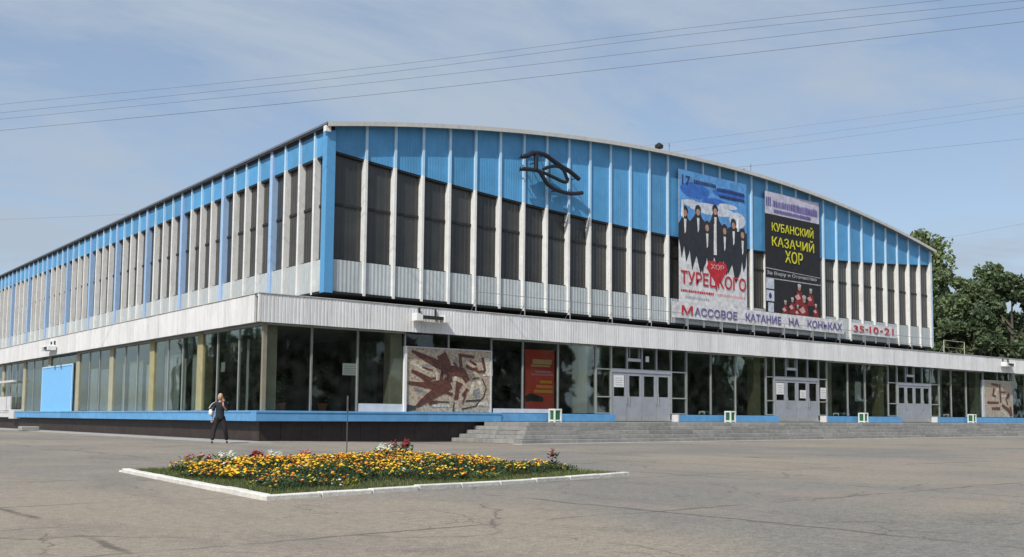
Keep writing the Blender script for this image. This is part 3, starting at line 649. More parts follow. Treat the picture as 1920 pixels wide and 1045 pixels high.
strokes([[(.36, .38, .04), (.35, .5, .04)], [(.8, .5, .05), (.76, .72, .05)], [(.86, .48, .06), (.9, .7, .04)], [(.55, .45, .1), (.59, .45, .1)], [(.05, .22, .05), (.25, .38, .04)], [(.3, .9, .04), (.5, .9, .04)], [(.85, .86, .06), (.98, .86, .06)], [(.96, .1, .2), (.97, .4, .2)]], T_lt, mo, W_, H_, 0.009, 'highlight')
strokes([[(.82, .62, .16), (.84, .76, .14)], [(.1, .65, .05), (.24, .72, .05)], [(.36, .22, .04), (.16, .3, .04)], [(.56, .14, .1), (.6, .22, .06)]], T_gr, mo, W_, H_, 0.006, 'grey_field')
mo2 = thing('mosaic_panel', 'brown and beige figure mosaic at the far right end of the ground floor', 'mosaic', (58.8, G - 0.05, ZT + 0.01)); W_, H_ = 4.5, 2.82
boxo('panel', T_bg, mo2, 0, 0, 0, W_, 0.06, H_); boxo('frame', M['paper_grey'], mo2, -0.3, -0.03, 0, -0.002, 0.06, H_ + 0.05); boxo('frame', M['paper_grey'], mo2, 0, -0.03, H_ + 0.001, W_, 0.06, H_ + 0.05)
strokes([[(.25, .08, .06), (.5, .12, .08)], [(.35, .2, .1), (.3, .4, .1), (.4, .42, .08)], [(.55, .08, .1), (.56, .3, .08), (.58, .6, .08)], [(.1, .60, .07), (.5, .60, .06)], [(.25, .76, .07), (.55, .76, .08)], [(.58, .3, .05), (.75, .3, .05)],
         [(.9, .35, .1), (.78, .48, .08), (.82, .65, .07)], [(.62, .66, .08), (.85, .8, .12), (.96, .95, .12)], [(.92, .7, .1), (.97, .95, .08)]], T_br, mo2, W_, H_, 0.012, 'figure')
strokes([[(.5, .2, .04), (.3, .52, .05)], [(.66, .5, .08), (.7, .6, .06)], [(.62, .82, .05), (.85, .98, .06)], [(.6, .42, .04), (.78, .4, .04)]], T_lt, mo2, W_, H_, 0.009, 'highlight')

# red poster behind the glass
rp = thing('red_poster', 'red poster with yellow text behind the glass near the first doors', 'poster', (13.8, G + 0.04, ZT + 0.2))
W_, H_ = 1.85, 2.9
boxo('sheet', flat('poster_red', (0.62, 0.06, 0.03)), rp, 0, 0, 0, W_, 0.01, H_)
strokes([[(.25, .2, .08), (.9, .2, .08)], [(.2, .27, .03), (.85, .27, .03)]], flat('poster_straw', (0.75, 0.5, 0.2)), rp, W_, H_, 0.004, 'print')
strokes([[(.35, .37, .035), (.9, .37, .035)], [(.2, .42, .03), (.95, .42, .03)]], flat('poster_pink', (0.6, 0.2, 0.25)), rp, W_, H_, 0.004, 'print')
strokes([[(.5, .54, .05), (.92, .54, .05)], [(.38, .62, .05), (.95, .62, .05)], [(.3, .7, .05), (.95, .7, .05)]], flat('poster_orange', (0.75, 0.33, 0.05)), rp, W_, H_, 0.004, 'print')
strokes([[(.02, .84, .10), (.2, .80, .13), (.5, .83, .1), (.62, .84, .06)]], flat('poster_black', (0.02, 0.015, 0.015)), rp, W_, H_, 0.004, 'print')

# ------------------------------------------------------------------ posters and banners on the upper facade
def poly_part(polys, m, parent, dep, name, joined=False):
    b = MB()
    for i, p in enumerate(polys):
        if not joined and i: build(b, name, m, parent); b = MB()
        n_ = len(p); y_ = -dep - 0.0005 * i
        b.add([(x, y_, z) for x, z in p] + [(x, -0.001, z) for x, z in p], [tuple(range(n_))] + [(k, k + n_, (k + 1) % n_ + n_, (k + 1) % n_) for k in range(n_)])
    return build(b, name, m, parent)
def ell(cx, cz, rx, rz_, n_=10): return [(cx + rx * math.cos(6.283 * k / n_), cz + rz_ * math.sin(6.283 * k / n_)) for k in range(n_)]
K = {k: flat('print_' + k, c) for k, c in dict(navy=(0.02, 0.04, 0.13), black=(0.022, 0.026, 0.035), sky=(0.10, 0.30, 0.62), deep=(0.035, 0.14, 0.48), pale=(0.55, 0.60, 0.68), skin=(0.42, 0.25, 0.18), red=(0.50, 0.02, 0.035),
        yellow=(0.62, 0.60, 0.04), violet=(0.13, 0.11, 0.30), white=(0.66, 0.66, 0.67), grey=(0.4, 0.41, 0.43), lilac=(0.5, 0.49, 0.6), charcoal=(0.015, 0.015, 0.017), dred=(0.22, 0.02, 0.025), pink=(0.62, 0.34, 0.33), dblue=(0.02, 0.03, 0.1)).items()}
p1 = thing('concert_poster', 'tall blue and white concert poster with dark suited singers and red lettering', 'poster', (26.75, UY - 0.10, 7.72)); W_, H_ = 6.18, 8.02
bm_ = MB(); nseg = 12
for i in range(nseg):      # slightly wavy cloth
    x0 = W_ * i / nseg; x1 = W_ * (i + 1) / nseg
    bm_.box(x0, 0, 0, x1, 0.02, H_)
boxo('cloth', K['white'], p1, 0, 0, 0, W_, 0.02, H_)
poly_part([[(0, 3.6), (W_, 3.6), (W_, H_), (0, H_)]], K['sky'], p1, 0.004, 'sky_print')
poly_part([ell(1.4, 6.9, 1.3, 0.5, 14), ell(4.5, 7.1, 1.5, 0.35, 14), ell(3.2, 6.4, 1.2, 0.3, 12)], K['deep'], p1, 0.007, 'cloud_print')
poly_part([ell(2.9, 5.95, 2.1, 0.35, 14), ell(5.3, 5.6, .8, .5, 12), ell(4.4, 6.35, .9, .16), ell(1.0, 6.1, .7, .22)], K['pale'], p1, 0.010, 'haze_print')
rr = random.Random(3)
polys = []; faces = []; shirts = []
for (cx, top, hw, bot) in ((0.5, 5.7, 0.46, 2.9), (1.65, 5.9, 0.86, 2.4), (3.2, 6.15, 0.72, 2.5), (4.9, 5.5, 0.84, 2.2), (5.75, 5.0, 0.38, 2.6), (2.45, 5.05, 0.66, 2.7), (4.05, 5.05, 0.66, 2.4)):
    hw *= 1.12
    polys.append([(cx - hw * 0.55, bot - rr.uniform(0, .8)), (cx - hw * 0.15, bot + 0.6), (cx + hw * 0.2, bot - rr.uniform(0, .7)), (cx + hw * 0.7, bot + .2), (cx + hw * 1.08, 4.1), (cx + hw, 4.9), (cx + hw * 0.45, 5.25 * (top / 5.9) ** .5), (cx + 0.2, top - 0.35), (cx - 0.2, top - 0.35), (cx - hw * 0.5, 5.2 * (top / 5.9) ** .5), (cx - hw, 4.8), (cx - hw * 1.1, 4.0), (cx - hw * 0.8, 3.4)])
    polys.append(ell(cx, top - 0.12, 0.27, 0.3))
    faces.append(ell(cx, top - 0.28, 0.16, 0.21)); shirts.append([(cx - 0.09, top - 0.62), (cx + 0.10, top - 0.62), (cx + 0.06, top - 1.35), (cx - 0.02, top - 1.5)])
poly_part(polys, K['black'], p1, 0.014, 'suit_print'); poly_part(faces, K['skin'], p1, 0.030, 'face_print'); poly_part(shirts + [[(3.05, 3.2), (3.3, 3.2), (3.28, 5.1), (3.08, 5.1)], [(5.25, 4.9), (5.4, 4.9), (5.4, 5.7), (5.28, 5.7)], [(.2, 5.2), (.38, 5.1), (.34, 6.2), (.24, 6.2)]], K['white'], p1, 0.036, 'shirt_print')
poly_part([[(3.35, 1.35), (4.3, 2.35), (4.1, 2.75), (3.6, 2.85), (3.35, 2.65), (3.05, 2.85), (2.55, 2.75), (2.4, 2.35)]], K['red'], p1, 0.04, 'heart_print')
text('ХОР', K['pink'], p1, 2.75, -0.046, 2.3, 1.2, 0.32)
text('ТУРЕЦКОГО', K['red'], p1, 0.12, -0.03, 1.05, W_ - 0.25, 0.95)
text('17', K['navy'], p1, 0.25, -0.02, 7.15, 0.72, 0.55)
def dashes(lst, m, parent, dep, name='small_print'):
    r = random.Random(5); ps = []
    for x0, x1, z, h in lst:
        x = x0
        while x < x1:
            wd = r.uniform(0.06, 0.16); ps.append([(x, z), (x + wd, z), (x + wd, z + h * r.uniform(.7, 1)), (x, z + h)]); x += wd + 0.05
    return tag(poly_part(ps[:60], m, parent, dep, name, True), kind='stuff')
dashes([(1.3, 3.2, 7.35, 0.22), (3.4, 5.9, 7.2, 0.2), (3.6, 5.9, 6.85, 0.15)], K['navy'], p1, 0.02)
dashes([(0.15, 3.0, 0.72, 0.15)], K['red'], p1, 0.008); dashes([(3.4, 6.0, 0.72, 0.15)], K['pink'], p1, 0.008); dashes([(0.5, 2.6, 0.35, 0.16)], K['grey'], p1, 0.008)
# right poster
p2 = thing('concert_poster', 'black concert poster with yellow lettering and costumed dancers right of the blue one', 'poster', (34.78, UY - 0.10, 7.68)); W_, H_ = 5.85, 7.96
boxo('cloth', K['charcoal'], p2, 0, 0, 0, W_, 0.02, H_)
poly_part([[(0, H_ - 1.45), (W_ - .05, H_ - 1.45), (W_ - .05, H_), (0, H_)]], K['lilac'], p2, 0.004, 'header_print')
dashes([(0.1, 0.6, H_ - 0.95, 0.6), (0.8, 2.9, H_ - .95, .45), (3.0, 5.6, H_ - 1.0, .5), (.9, 5.2, H_ - 1.3, .2)], K['violet'], p2, 0.01)
text('КУБАНСКИЙ', K['yellow'], p2, 0.65, -0.03, 5.42, 4.45, 0.72); text('КАЗАЧИЙ', K['yellow'], p2, 0.65, -0.03, 4.45, 4.5, 0.8); text('ХОР', K['yellow'], p2, 2.0, -0.03, 3.5, 1.9, 0.8)
poly_part([[(0, 2.95), (W_, 2.80), (W_, 2.84), (0, 3.0)], [(0, 2.3), (W_, 2.3), (W_, 2.36), (0, 2.36)]], K['grey'], p2, 0.006, 'rule_print')
text('За Веру и Отечество', K['grey'], p2, 0.1, -0.02, 2.5, 5.3, 0.3)
poly_part([[(0.05, 1.65), (0.85, 1.65), (0.85, 2.3), (0.05, 2.3)], [(0.05, .85), (.85, .85), (.85, 1.55), (.05, 1.55)], [(.25, .15), (.8, .15), (.8, .75), (.25, .75)]], K['pale'], p2, 0.008, 'portrait_print')
poly_part([ell(.45, 1.2, .14, .2)], K['navy'], p2, 0.014, 'portrait_print')
reds = []; whites = []; skins = []; bl = []
for cx, cz, s in ((3.5, 1.25, 1.0), (4.75, 1.25, .8), (2.75, .55, .75), (4.0, .4, 1.15), (2.0, .35, .7), (5.3, .45, .6), (3.3, .25, .6)):
    reds.append([(cx - .45 * s, cz - .5 * s), (cx + .5 * s, cz - .5 * s), (cx + .28 * s, cz + .45 * s), (cx - .25 * s, cz + .45 * s)]); skins.append(ell(cx, cz + .68 * s, .14 * s, .18 * s)); whites.append([(cx - .5 * s, cz + .1 * s), (cx - .1 * s, cz + .3 * s), (cx + .15 * s, cz), (cx - .2 * s, cz - .12 * s)]); bl.append(ell(cx, cz + .85 * s, .18 * s, .12 * s))
poly_part(reds, K['dred'], p2, 0.01, 'costume_print'); poly_part(whites, K['pink'], p2, 0.02, 'costume_print'); poly_part(skins, K['skin'], p2, 0.026, 'face_print'); poly_part(bl, K['grey'], p2, 0.03, 'hat_print')
# slogan banners on the lower band
bn = thing('slogan_banner', 'long white banner with dark lettering under the concert posters', 'banner', (26.1, UY - 0.18, 6.87))
boxo('cloth', K['white'], bn, 0, 0, 0, 17.1, 0.02, 0.92)
text('М', K['red'], bn, 0.75, -0.03, 0.2, 0.95, 0.55); text('АССОВОЕ', K['violet'], bn, 1.85, -0.03, 0.2, 3.9, 0.5); text('КАТАНИЕ', K['violet'], bn, 6.55, -0.03, 0.2, 3.55, 0.5); text('НА', K['violet'], bn, 10.9, -0.03, 0.2, 1.1, 0.5); text('КОНЬКАХ', K['violet'], bn, 12.9, -0.03, 0.2, 3.9, 0.5)
bn2 = thing('phone_banner', 'short white banner with red numbers right of the long slogan banner', 'banner', (44.1, UY - 0.18, 6.93))
boxo('cloth', K['white'], bn2, 0, 0, 0, 5.7, 0.02, 0.80); text('35', K['red'], bn2, 0.2, -0.03, 0.16, 1.3, 0.46); text('10', K['red'], bn2, 2.15, -0.03, 0.16, 1.15, 0.5); text('21', K['red'], bn2, 4.05, -0.03, 0.16, 1.2, 0.5); text('-', K['red'], bn2, 1.65, -0.03, 0.36, 0.34, 0.09); text('-', K['red'], bn2, 3.5, -0.03, 0.36, 0.34, 0.09)

# emblem: two interlocked letters bent from black tube, on stand-off brackets
em = thing('emblem', 'black swooping letter emblem mounted high on the blue panels', 'sign', (14.62, UY - 0.48, 13.18))
def E(px, py):     # drawing units -> metres (x right, z up)
    return ((px - 90) / 880 * 4.2, 0, 1.35 - (py - 125) / 540 * 2.02 + (px - 90) / 880 * 0.36)
def smooth_pts(pts, n_=5):
    P = [Vector(p) for p in pts]; o = []
    for i in range(len(P) - 1):
        p0 = P[max(i - 1, 0)]; p1_ = P[i]; p2_ = P[i + 1]; p3 = P[min(i + 2, len(P) - 1)]
        for k in range(n_):
            t_ = k / n_; o.append(0.5 * ((2 * p1_) + (-p0 + p2_) * t_ + (2 * p0 - 5 * p1_ + 4 * p2_ - p3) * t_ ** 2 + (-p0 + 3 * p1_ - 3 * p2_ + p3) * t_ ** 3))
    o.append(P[-1]); return o
for pts, r_ in (([(105, 190), (180, 170), (240, 130), (330, 118), (430, 135), (540, 200), (650, 265), (780, 330), (920, 430)], 0.125), ([(300, 130), (300, 240), (300, 355)], 0.12),
                ([(90, 362), (230, 358), (340, 370), (400, 450), (470, 545), (590, 612), (750, 645), (860, 642), (970, 622)], 0.11),
                ([(400, 330), (500, 290), (600, 275), (680, 310), (720, 380), (740, 440)], 0.09), ([(350, 365), (440, 395), (560, 440), (680, 485), (740, 480), (750, 430)], 0.095)):
    b = MB(); sp_ = smooth_pts([E(*q) for q in pts]); b.tube(sp_, r_, 8); o = build(b, 'letter_stroke', M['black'], em); smooth(o.data)
for px, py in ((150, 180), (300, 250), (430, 135), (900, 410), (600, 615), (900, 640), (150, 360)):
    q = E(px, py); b = MB(); b.tube([q, (q[0], 0.5, q[2])], 0.03, 5); build(b, 'bracket', M['black'], em)

# ------------------------------------------------------------------ fixtures
def floodlight(x, label):
    t = thing('floodlight', label, 'lamp', (x, -0.03, 5.30), 'floodlights on the canopy edge')
    b = MB(); b.box(-0.02, -0.40, 0.02, 1.16, -0.06, 0.15); build(b, 'body', M['lamp_dark'], t)
    for xa in (-0.28, 1.18):
        b = MB(); b.prism([(xa, -0.10), (xa + 0.3, -0.10), (xa + 0.3, 0.16), (xa, 0.24)], -0.5, -0.05); build(b, 'lamp_head', M['lamp_metal'], t)
    b = MB(); b.box(0.1, -0.05, 0.05, 0.16, 0.03, 0.5); b.box(0.95, -0.05, 0.05, 1.01, 0.03, 0.5); build(b, 'bracket', M['lamp_dark'], t)
    return t
floodlight(7.25, 'twin white headed floodlight on the canopy front near the corner')
floodlight(60.8, 'twin white headed floodlight at the far right of the canopy front')
t = floodlight(0, 'floodlight on the left face of the canopy high above the blue board'); t.location = (-0.03, 31.5, 5.1); t.rotation_euler = (0, 0, -math.pi / 2)

def rail_run(x0, x1, sp, label, m, y=0.62):
    t = thing('roof_railing', label, 'railing', (x0, y, ZCT + 0.045))
    b = MB(); b.tube([(0, 0, 1.0), (x1 - x0, 0, 1.0)], 0.016, 6); build(b, 'top_rail', m, t)
    b = MB(); b.tube([(0, 0, 0.5), (x1 - x0, 0, 0.5)], 0.010, 6); build(b, 'middle_rail', m, t)
    x = 0; pm = None
    while x <= x1 - x0 + 0.01:
        if pm is None:
            b = MB(); b.tube([(0, 0, 0), (0, 0, 1.0)], 0.026, 6); b.tube([(0, 0, .02), (0.0, 0.45, .02), (0, 0, 0.7)], 0.014, 5); pm = b.mesh('post', m)
        link('post', pm, t, (x, 0, 0)); x += sp
rail_run(10.9, 51.7, 2.92, 'long thin grey guard railing along the canopy roof below the upper facade', M['rail'])
rail_run(53.25, 56.25, 3.0, 'short pale yellow guard railing standing on the canopy roof right of the upper storey', M['rail_y'])

def roof_vent(x, h, label):
    t = thing('roof_vent', label, 'vent', (x, UY + 0.5, arch(x) - 0.05), 'vents on the roof edge')
    b = MB(); b.tube([(0, 0, 0), (0, 0, h)], 0.07, 8); build(b, 'pipe', M['lamp_dark'], t)
    b = MB(); b.tube([(0, 0, h - 0.02), (0, 0, h + 0.14), (0, 0, h + 0.3)], [0.24, 0.26, 0.06], 10); build(b, 'cowl', M['lamp_dark'], t)
roof_vent(25.7, 0.45, 'small dark mushroom vent on the roof edge above the blue poster'); roof_vent(33.4, 0.15, 'low dark vent on the roof edge between the two posters')
for x, h, lb_ in ((27.3, 1.1, 'thin mast on the roof just right of the mushroom vent'), (18.0, 0.5, 'short thin mast on the roof above the emblem'), (35.0, 1.2, 'thin mast on the roof above the black poster')):
    b = MB(); b.tube([(0, 0, 0), (0, 0, h)], 0.018, 5); b.tube([(-0.12, 0, h * .85), (0.12, 0, h * .85)], 0.01, 4); tag(build(b, 'antenna', M['wire'], None, (x, UY + 1.2, arch(x))), lb_, 'antenna', 'masts on the roof')

def bin_(x, y, label):
    t = thing('litter_bin', label, 'bin', (x, y, ZB - 0.005), 'litter bins on the landing')
    s, h = 0.46, 0.64
    for i in range(4):
        b = MB(); b.box(-0.035, -0.035, 0, 0.035, 0.035, h); o = build(b, 'corner_post', M['bin_white'], t, ((i % 2 - .5) * (s - .07), (i // 2 - .5) * (s - .07), 0))
    for z in (0.04, h - 0.075): 
        b = MB()
        for q in (-1, 1): b.box(-s / 2 + .072, q * (s / 2 - .035) - .03, z, s / 2 - .072, q * (s / 2 - .035) + .03, z + 0.075)
        for q in (-1, 1): b.box(q * (s / 2 - .035) - .03, -s / 2 + .072, z, q * (s / 2 - .035) + .03, s / 2 - .072, z + 0.075)
        build(b, 'rim', M['bin_white'], t)
    b = MB()
    for q in (-1, 1): b.box(-s / 2 + .09, q * (s / 2 - .06) - .01, .12, s / 2 - .09, q * (s / 2 - .06) + .01, h - .08); b.box(q * (s / 2 - .06) - .01, -s / 2 + .12, .12, q * (s / 2 - .06) + .01, s / 2 - .12, h - .08)
    build(b, 'side_panel', M['bin_green'], t)
    b = MB(); b.box(-.16, -.16, .1, .16, .16, h - .12); build(b, 'liner', M['bin_dark'], t)
for x, l in ((14.9, 'white framed green litter bin in front of the red poster'), (27.8, 'white framed green litter bin between the nearest and middle doors'), (41.0, 'white framed green litter bin left of the far doors'), (55.1, 'white framed green litter bin right of the far doors')):
    bin_(x, -0.45, l)

# thin steel post in the plaza
po = thing('steel_post', 'thin steel post with a short sleeve at its top behind the flower bed', 'post', (-2.9, -12.8, 0))
b = MB(); b.tube([(0, 0, -0.05), (0, 0, 1.15)], 0.015, 8); build(b, 'pole', M['metal_post'], po)
b = MB(); b.tube([(0, 0, 1.15), (0, 0, 1.58)], 0.026, 8); build(b, 'sleeve', M['metal_post'], po)
tag(boxo('concrete_block', M['pave'], None, -1.9, 29.6, 0.0, -0.9, 30.5, 0.28, 0.04), 'small pale concrete block on the ground by the left plinth', 'block')
b = MB(); b.add([(0, 0, .01), (.12, .02, .025), (.14, .1, .01), (.02, .12, .03)], [(0, 1, 2, 3)]); tag(build(b, 'paper_scrap', M['paper'], None, (-15.35, -34.0, gz(-15.35, -34))), 'scrap of white paper lying on the asphalt at the lower left', 'litter')

# ------------------------------------------------------------------ flower bed
BX, BY, BW, BL = -11.2, -26.2, 7.4, 7.2
def bw(x, y): return (x * 7.3 / BW + y * 0.5 / BL, x * 1.2 / BW + y * 7.2 / BL)
AU, AV = math.atan2(1.2, 7.3), -math.atan2(0.5, 7.2)
bed = thing('flower_bed', 'square flower bed edged with white kerb stones on the plaza', 'flower bed', (BX, BY, 0))
sl = 0.82
for i in range(9):
    for side in (0, 1):
        top = 0.062 if side == 0 else 0.03
        x_, y_ = bw(i * sl + 0.02, 0 if side == 0 else BL)
        o = boxo('kerb_stone', M['kerb'], bed, 0, 0, -0.1, sl - 0.014, 0.14, top, 0.012); o.location = (x_, y_, -0.1 + rnd.uniform(-.014, .006)); o.rotation_euler = (0, rnd.uniform(-.012, .012), AU + rnd.uniform(-.02, .02))
        x_, y_ = bw(0 if side == 0 else BW, 0.16 + i * sl * .955)
        o = boxo('kerb_stone', M['kerb'], bed, 0, 0, -0.1, 0.14, sl * .955 - 0.014, top, 0.012); o.location = (x_, y_, -0.1 + rnd.uniform(-.008, .006)); o.rotation_euler = (rnd.uniform(-.006, .006), 0, AV + rnd.uniform(-.012, .012))
def warp(o):
    for v in o.data.vertices: v.co.x, v.co.y = bw(v.co.x, v.co.y)
    return o
def bed_h(x, y):   # soil mound, local coordinates
    d = min(x, BW - x, y, BL - y); return 0.03 + 0.14 * max(0, min(1, (d - 0.8) / 1.6))
b = MB(); n_ = 24
for i in range(n_ + 1):
    for j in range(n_ + 1):
        x = 0.15 + (BW - .15) * i / n_; y = 0.15 + (BL - 0.15) * j / n_; b.v.append((x, y, bed_h(x, y)))
for i in range(n_):
    for j in range(n_): b.f.append([i * (n_ + 1) + j, (i + 1) * (n_ + 1) + j, (i + 1) * (n_ + 1) + j + 1, i * (n_ + 1) + j + 1]); b.m.append(0)
o = warp(build(b, 'soil', M['soil'], bed)); smooth(o.data)
def leafmat(name, col, objv=0.0, var=0.35, trans=0.25):
    m = bpy.data.materials.new(name); m.use_nodes = True; t = m.node_tree; p = t.nodes['Principled BSDF']; p.inputs['Roughness'].default_value = 0.6
    g_ = N(t, 'ShaderNodeNewGeometry'); wn = N(t, 'ShaderNodeHueSaturation'); wn.inputs['Color'].default_value = (*col, 1)
    r = N(t, 'ShaderNodeMapRange'); r.inputs[3].default_value = 1 - var; r.inputs[4].default_value = 1 + var
    t.links.new(g_.outputs['Random Per Island'], r.inputs[0]); t.links.new(r.outputs[0], wn.inputs['Value'])
    r2 = N(t, 'ShaderNodeMapRange'); r2.inputs[3].default_value = 0.485; r2.inputs[4].default_value = 0.515; 
    ml = math_n(t, 'FRACT', math_n(t, 'MULTIPLY', g_.outputs['Random Per Island'], 7.31)); t.links.new(ml, r2.inputs[0]); t.links.new(r2.outputs[0], wn.inputs['Hue'])
    t.links.new(wn.outputs[0], p.inputs['Base Color'])
    tl = N(t, 'ShaderNodeBsdfTranslucent'); t.links.new(wn.outputs[0], tl.inputs[0]); ms = N(t, 'ShaderNodeMixShader'); ms.inputs[0].default_value = trans
    o_ = t.nodes['Material Output']; t.links.new(p.outputs[0], ms.inputs[1]); t.links.new(tl.outputs[0], ms.inputs[2]); t.links.new(ms.outputs[0], o_.inputs[0]); return m
M['grass'] = leafmat('grass_blades', (0.14, 0.175, 0.05)); M['leaf_bed'] = leafmat('bedding_leaf', (0.035, 0.085, 0.03)); M['leaf_yel'] = leafmat('yellow_green_leaf', (0.16, 0.2, 0.04))
M['or'] = leafmat('orange_petal', (0.80, 0.27, 0.015), var=0.25, trans=.1); M['ye'] = leafmat('yellow_petal', (0.84, 0.55, 0.03), var=0.2, trans=.1); M['wh'] = leafmat('white_petal', (0.75, 0.75, 0.66), var=0.15, trans=.1)
M['rd'] = leafmat('dark_red_petal', (0.32, 0.025, 0.03), var=0.4, trans=.1); M['pk'] = leafmat('pink_petal', (0.55, 0.22, 0.22), var=0.3, trans=.1); M['pp'] = leafmat('plum_leaf', (0.07, 0.035, 0.04), var=0.4)
r = random.Random(11)
FX, FY = BW - .02, BL - 0.02
def blades(N_, test, hmin, hmax, wd, base=True):
    b = MB(); c = 0
    while c < N_:
        x, y = r.uniform(0.17, FX), r.uniform(0.17, FY)
        if not test(x, y): continue
        c += 1; z = bed_h(x, y) - .005; h = r.uniform(hmin, hmax); a_ = r.uniform(0, 6.28); l = r.uniform(0, .5) * h
        dx, dy = math.cos(a_), math.sin(a_)
        k = len(b.v); b.v += [(x - dy * wd, y + dx * wd, z), (x + dy * wd, y - dx * wd, z), (x + dx * l, y + dy * l, z + h)]; b.f.append([k, k + 1, k + 2]); b.m.append(0)
    return b
def edge_d(x, y): return min(x, FX - x, y, FY - y)
o = warp(build(blades(60000, lambda x, y: r.random() > 0.55 * (edge_d(x, y) > 1.3), 0.02, 0.065, 0.006), 'grass', M['grass'], bed)); o['kind'] = 'stuff'
# planting: leaf canopy then flower heads, in irregular drifts
def nz(x, y, s, o_): return math.sin(x * s + o_) * math.cos(y * s * 1.13 + o_ * 1.7) + 0.6 * math.sin((x + y) * s * 1.9 + o_ * 3) 
def drift(x, y): # where planting stands
    return min(x + .15, FX + .5 - x, y - .12, FY + .45 - y) > 0.75 + 0.25 * nz(x, y, 1.6, 1) 
def top_h(x, y): return bed_h(x, y) + 0.11 + 0.05 * nz(x, y, 2.2, 4)
b = MB(); c = 0
def leaf(b, p, l, wd, mi=0):
    a_ = r.uniform(0, 6.28); d = Vector((math.cos(a_), math.sin(a_), r.uniform(-.2, .9))).normalized() * l; s = d.cross(Vector((0, 0, 1))).normalized() * wd
    p = Vector(p); k = len(b.v); b.v += [tuple(p), tuple(p + d * .5 + s), tuple(p + d), tuple(p + d * .5 - s)]; b.f.append([k, k + 1, k + 2, k + 3]); b.m.append(mi)
while c < 42000:
    x, y = r.uniform(.3, FX - .25), r.uniform(.6, FY - .2)
    if not drift(x, y): continue
    c += 1; leaf(b, (x, y, bed_h(x, y) + r.uniform(0, 1) * (top_h(x, y) - bed_h(x, y))), r.uniform(.03, .09), r.uniform(.008, .022), 0 if nz(x, y, 2.7, 2) < 0.9 else 1)
o = warp(build(b, 'bedding_foliage', [M['leaf_bed'], M['leaf_yel']], bed)); o['kind'] = 'stuff'
heads = {'or': MB(), 'ye': MB(), 'wh': MB(), 'rd': MB(), 'pp': MB()}
def head(b, x, y, z, s):
    tx, ty = r.uniform(-.4, .4), r.uniform(-.4, .4); k = len(b.v); n_ = 6
    b.v.append((x, y, z + s * .55))
    for i in range(n_):
        a_ = 6.283 * i / n_; rr_ = s * r.uniform(.85, 1.1); dx, dy = rr_ * math.cos(a_), rr_ * math.sin(a_); b.v.append((x + dx, y + dy, z + dx * tx + dy * ty))
    for i in range(n_):
        a_ = 6.283 * (i + .5) / n_; dx, dy = s * .55 * math.cos(a_), s * .55 * math.sin(a_)
        b.f.append([k, k + 1 + i, k + 1 + (i + 1) % n_]); b.m.append(0)
    k2 = len(b.v); b.v.append((x, y, z - s * .6)); 
    for i in range(n_): b.f.append([k2, k + 1 + (i + 1) % n_, k + 1 + i]); b.m.append(0)
c = 0
while c < 6200:
    x, y = r.uniform(.3, FX - .25), r.uniform(.6, FY - .2)
    if not drift(x, y): continue
    q = nz(x, y, 1.9, 7); q2 = nz(x, y, 3.1, 9)
    if edge_d(x, y) < 1.55 and r.random() < 0.6 * (q2 < 0.2): c += .3; continue
    if q2 < -0.25 and r.random() < .9: c += .3; continue
    if y < 2.6 + .6 * q and r.random() < .62: c += .4; continue
    c += 1
    if (q > 0.35 and 1.8 < x < 5.2): k = 'or' if r.random() < .72 else 'ye'
    elif q > -0.6: k = 'ye' if r.random() < .78 else 'or'
    else: k = r.choice(['wh', 'ye', 'pp', 'ye', 'or'])
    if r.random() < .035: k = 'rd'
    head(heads[k], x, y, top_h(x, y) + r.uniform(-.05, .04), r.uniform(.014, .040))
for k, nm in (('or', 'orange_marigolds'), ('ye', 'yellow_marigolds'), ('wh', 'white_flowers'), ('rd', 'red_flowers'), ('pp', 'plum_flowers')):
    o = warp(build(heads[k], nm, M[k], bed)); o['kind'] = 'stuff'
# taller single plants rising from the bed (each its own thing)
def tall_plant(lx, ly, h, spread, flower, label, spikes=6, leafy=120, lm='leaf_bed', name='tall_flower_plant'):
    t = thing(name, label, 'plant', (BX + bw(lx, ly)[0], BY + bw(lx, ly)[1], bed_h(lx, ly)), 'taller plants rising from the flower bed')
    b = MB()
    for i in range(leafy):
        a_ = r.uniform(0, 6.28); q = spread * math.sqrt(r.random()); leaf(b, (q * math.cos(a_), q * math.sin(a_), r.uniform(0.03, h * .68)), r.uniform(.06, .14), r.uniform(.015, .035))
    build(b, 'foliage', M[lm], t)
    b = MB(); f = MB()
    for i in range(spikes):
        a_ = r.uniform(0, 6.28); q = spread * .8 * math.sqrt(r.random()) if spikes > 1 else 0; x, y = q * math.cos(a_), q * math.sin(a_); hh = h * r.uniform(.8, 1)
        b.tube([(x * .5, y * .5, 0), (x, y, hh * .75)], .006, 4)
        for k in range(14): head(f, x + r.uniform(-.03, .03), y + r.uniform(-.03, .03), hh * (.68 + .32 * k / 13), .03 * (1.25 - k / 16))
    build(b, 'stem', M['leaf_bed'], t); tag(build(f, 'flower_spike', M[flower], t), kind='stuff')
def at_px(px, py):  # helper used once to read bed positions off the ground plane
    d = FW + (px - 1050) / 1888.29 * RR - (py - 640) / 1888.29 * UU; t_ = (0.15 - 1.02) / d.z
    q = Vector((-16.399, -37.8824, 1.02)) + d * t_; return q.x - BX, q.y - BY
tall_plant(6.2, 6.9, .52, .38, 'rd', 'tall red flowering clump at the back of the flower bed by the steel post', 9, 260)
tall_plant(2.35, 6.3, .36, .16, 'rd', 'dark red plume flowers at the back left of the flower bed', 6, 50, 'pp')
tall_plant(1.15, 6.2, .32, .30, 'pk', 'pale pinkish tuft at the far left of the flower bed', 5, 120, 'leaf_yel')
tall_plant(1.75, 6.2, .34, .26, 'wh', 'yellow green tuft with cream flowers at the back left of the bed', 6, 180, 'leaf_yel')
tall_plant(2.8, 6.4, .36, .18, 'wh', 'white flowers just right of the dark red plumes', 6, 60)
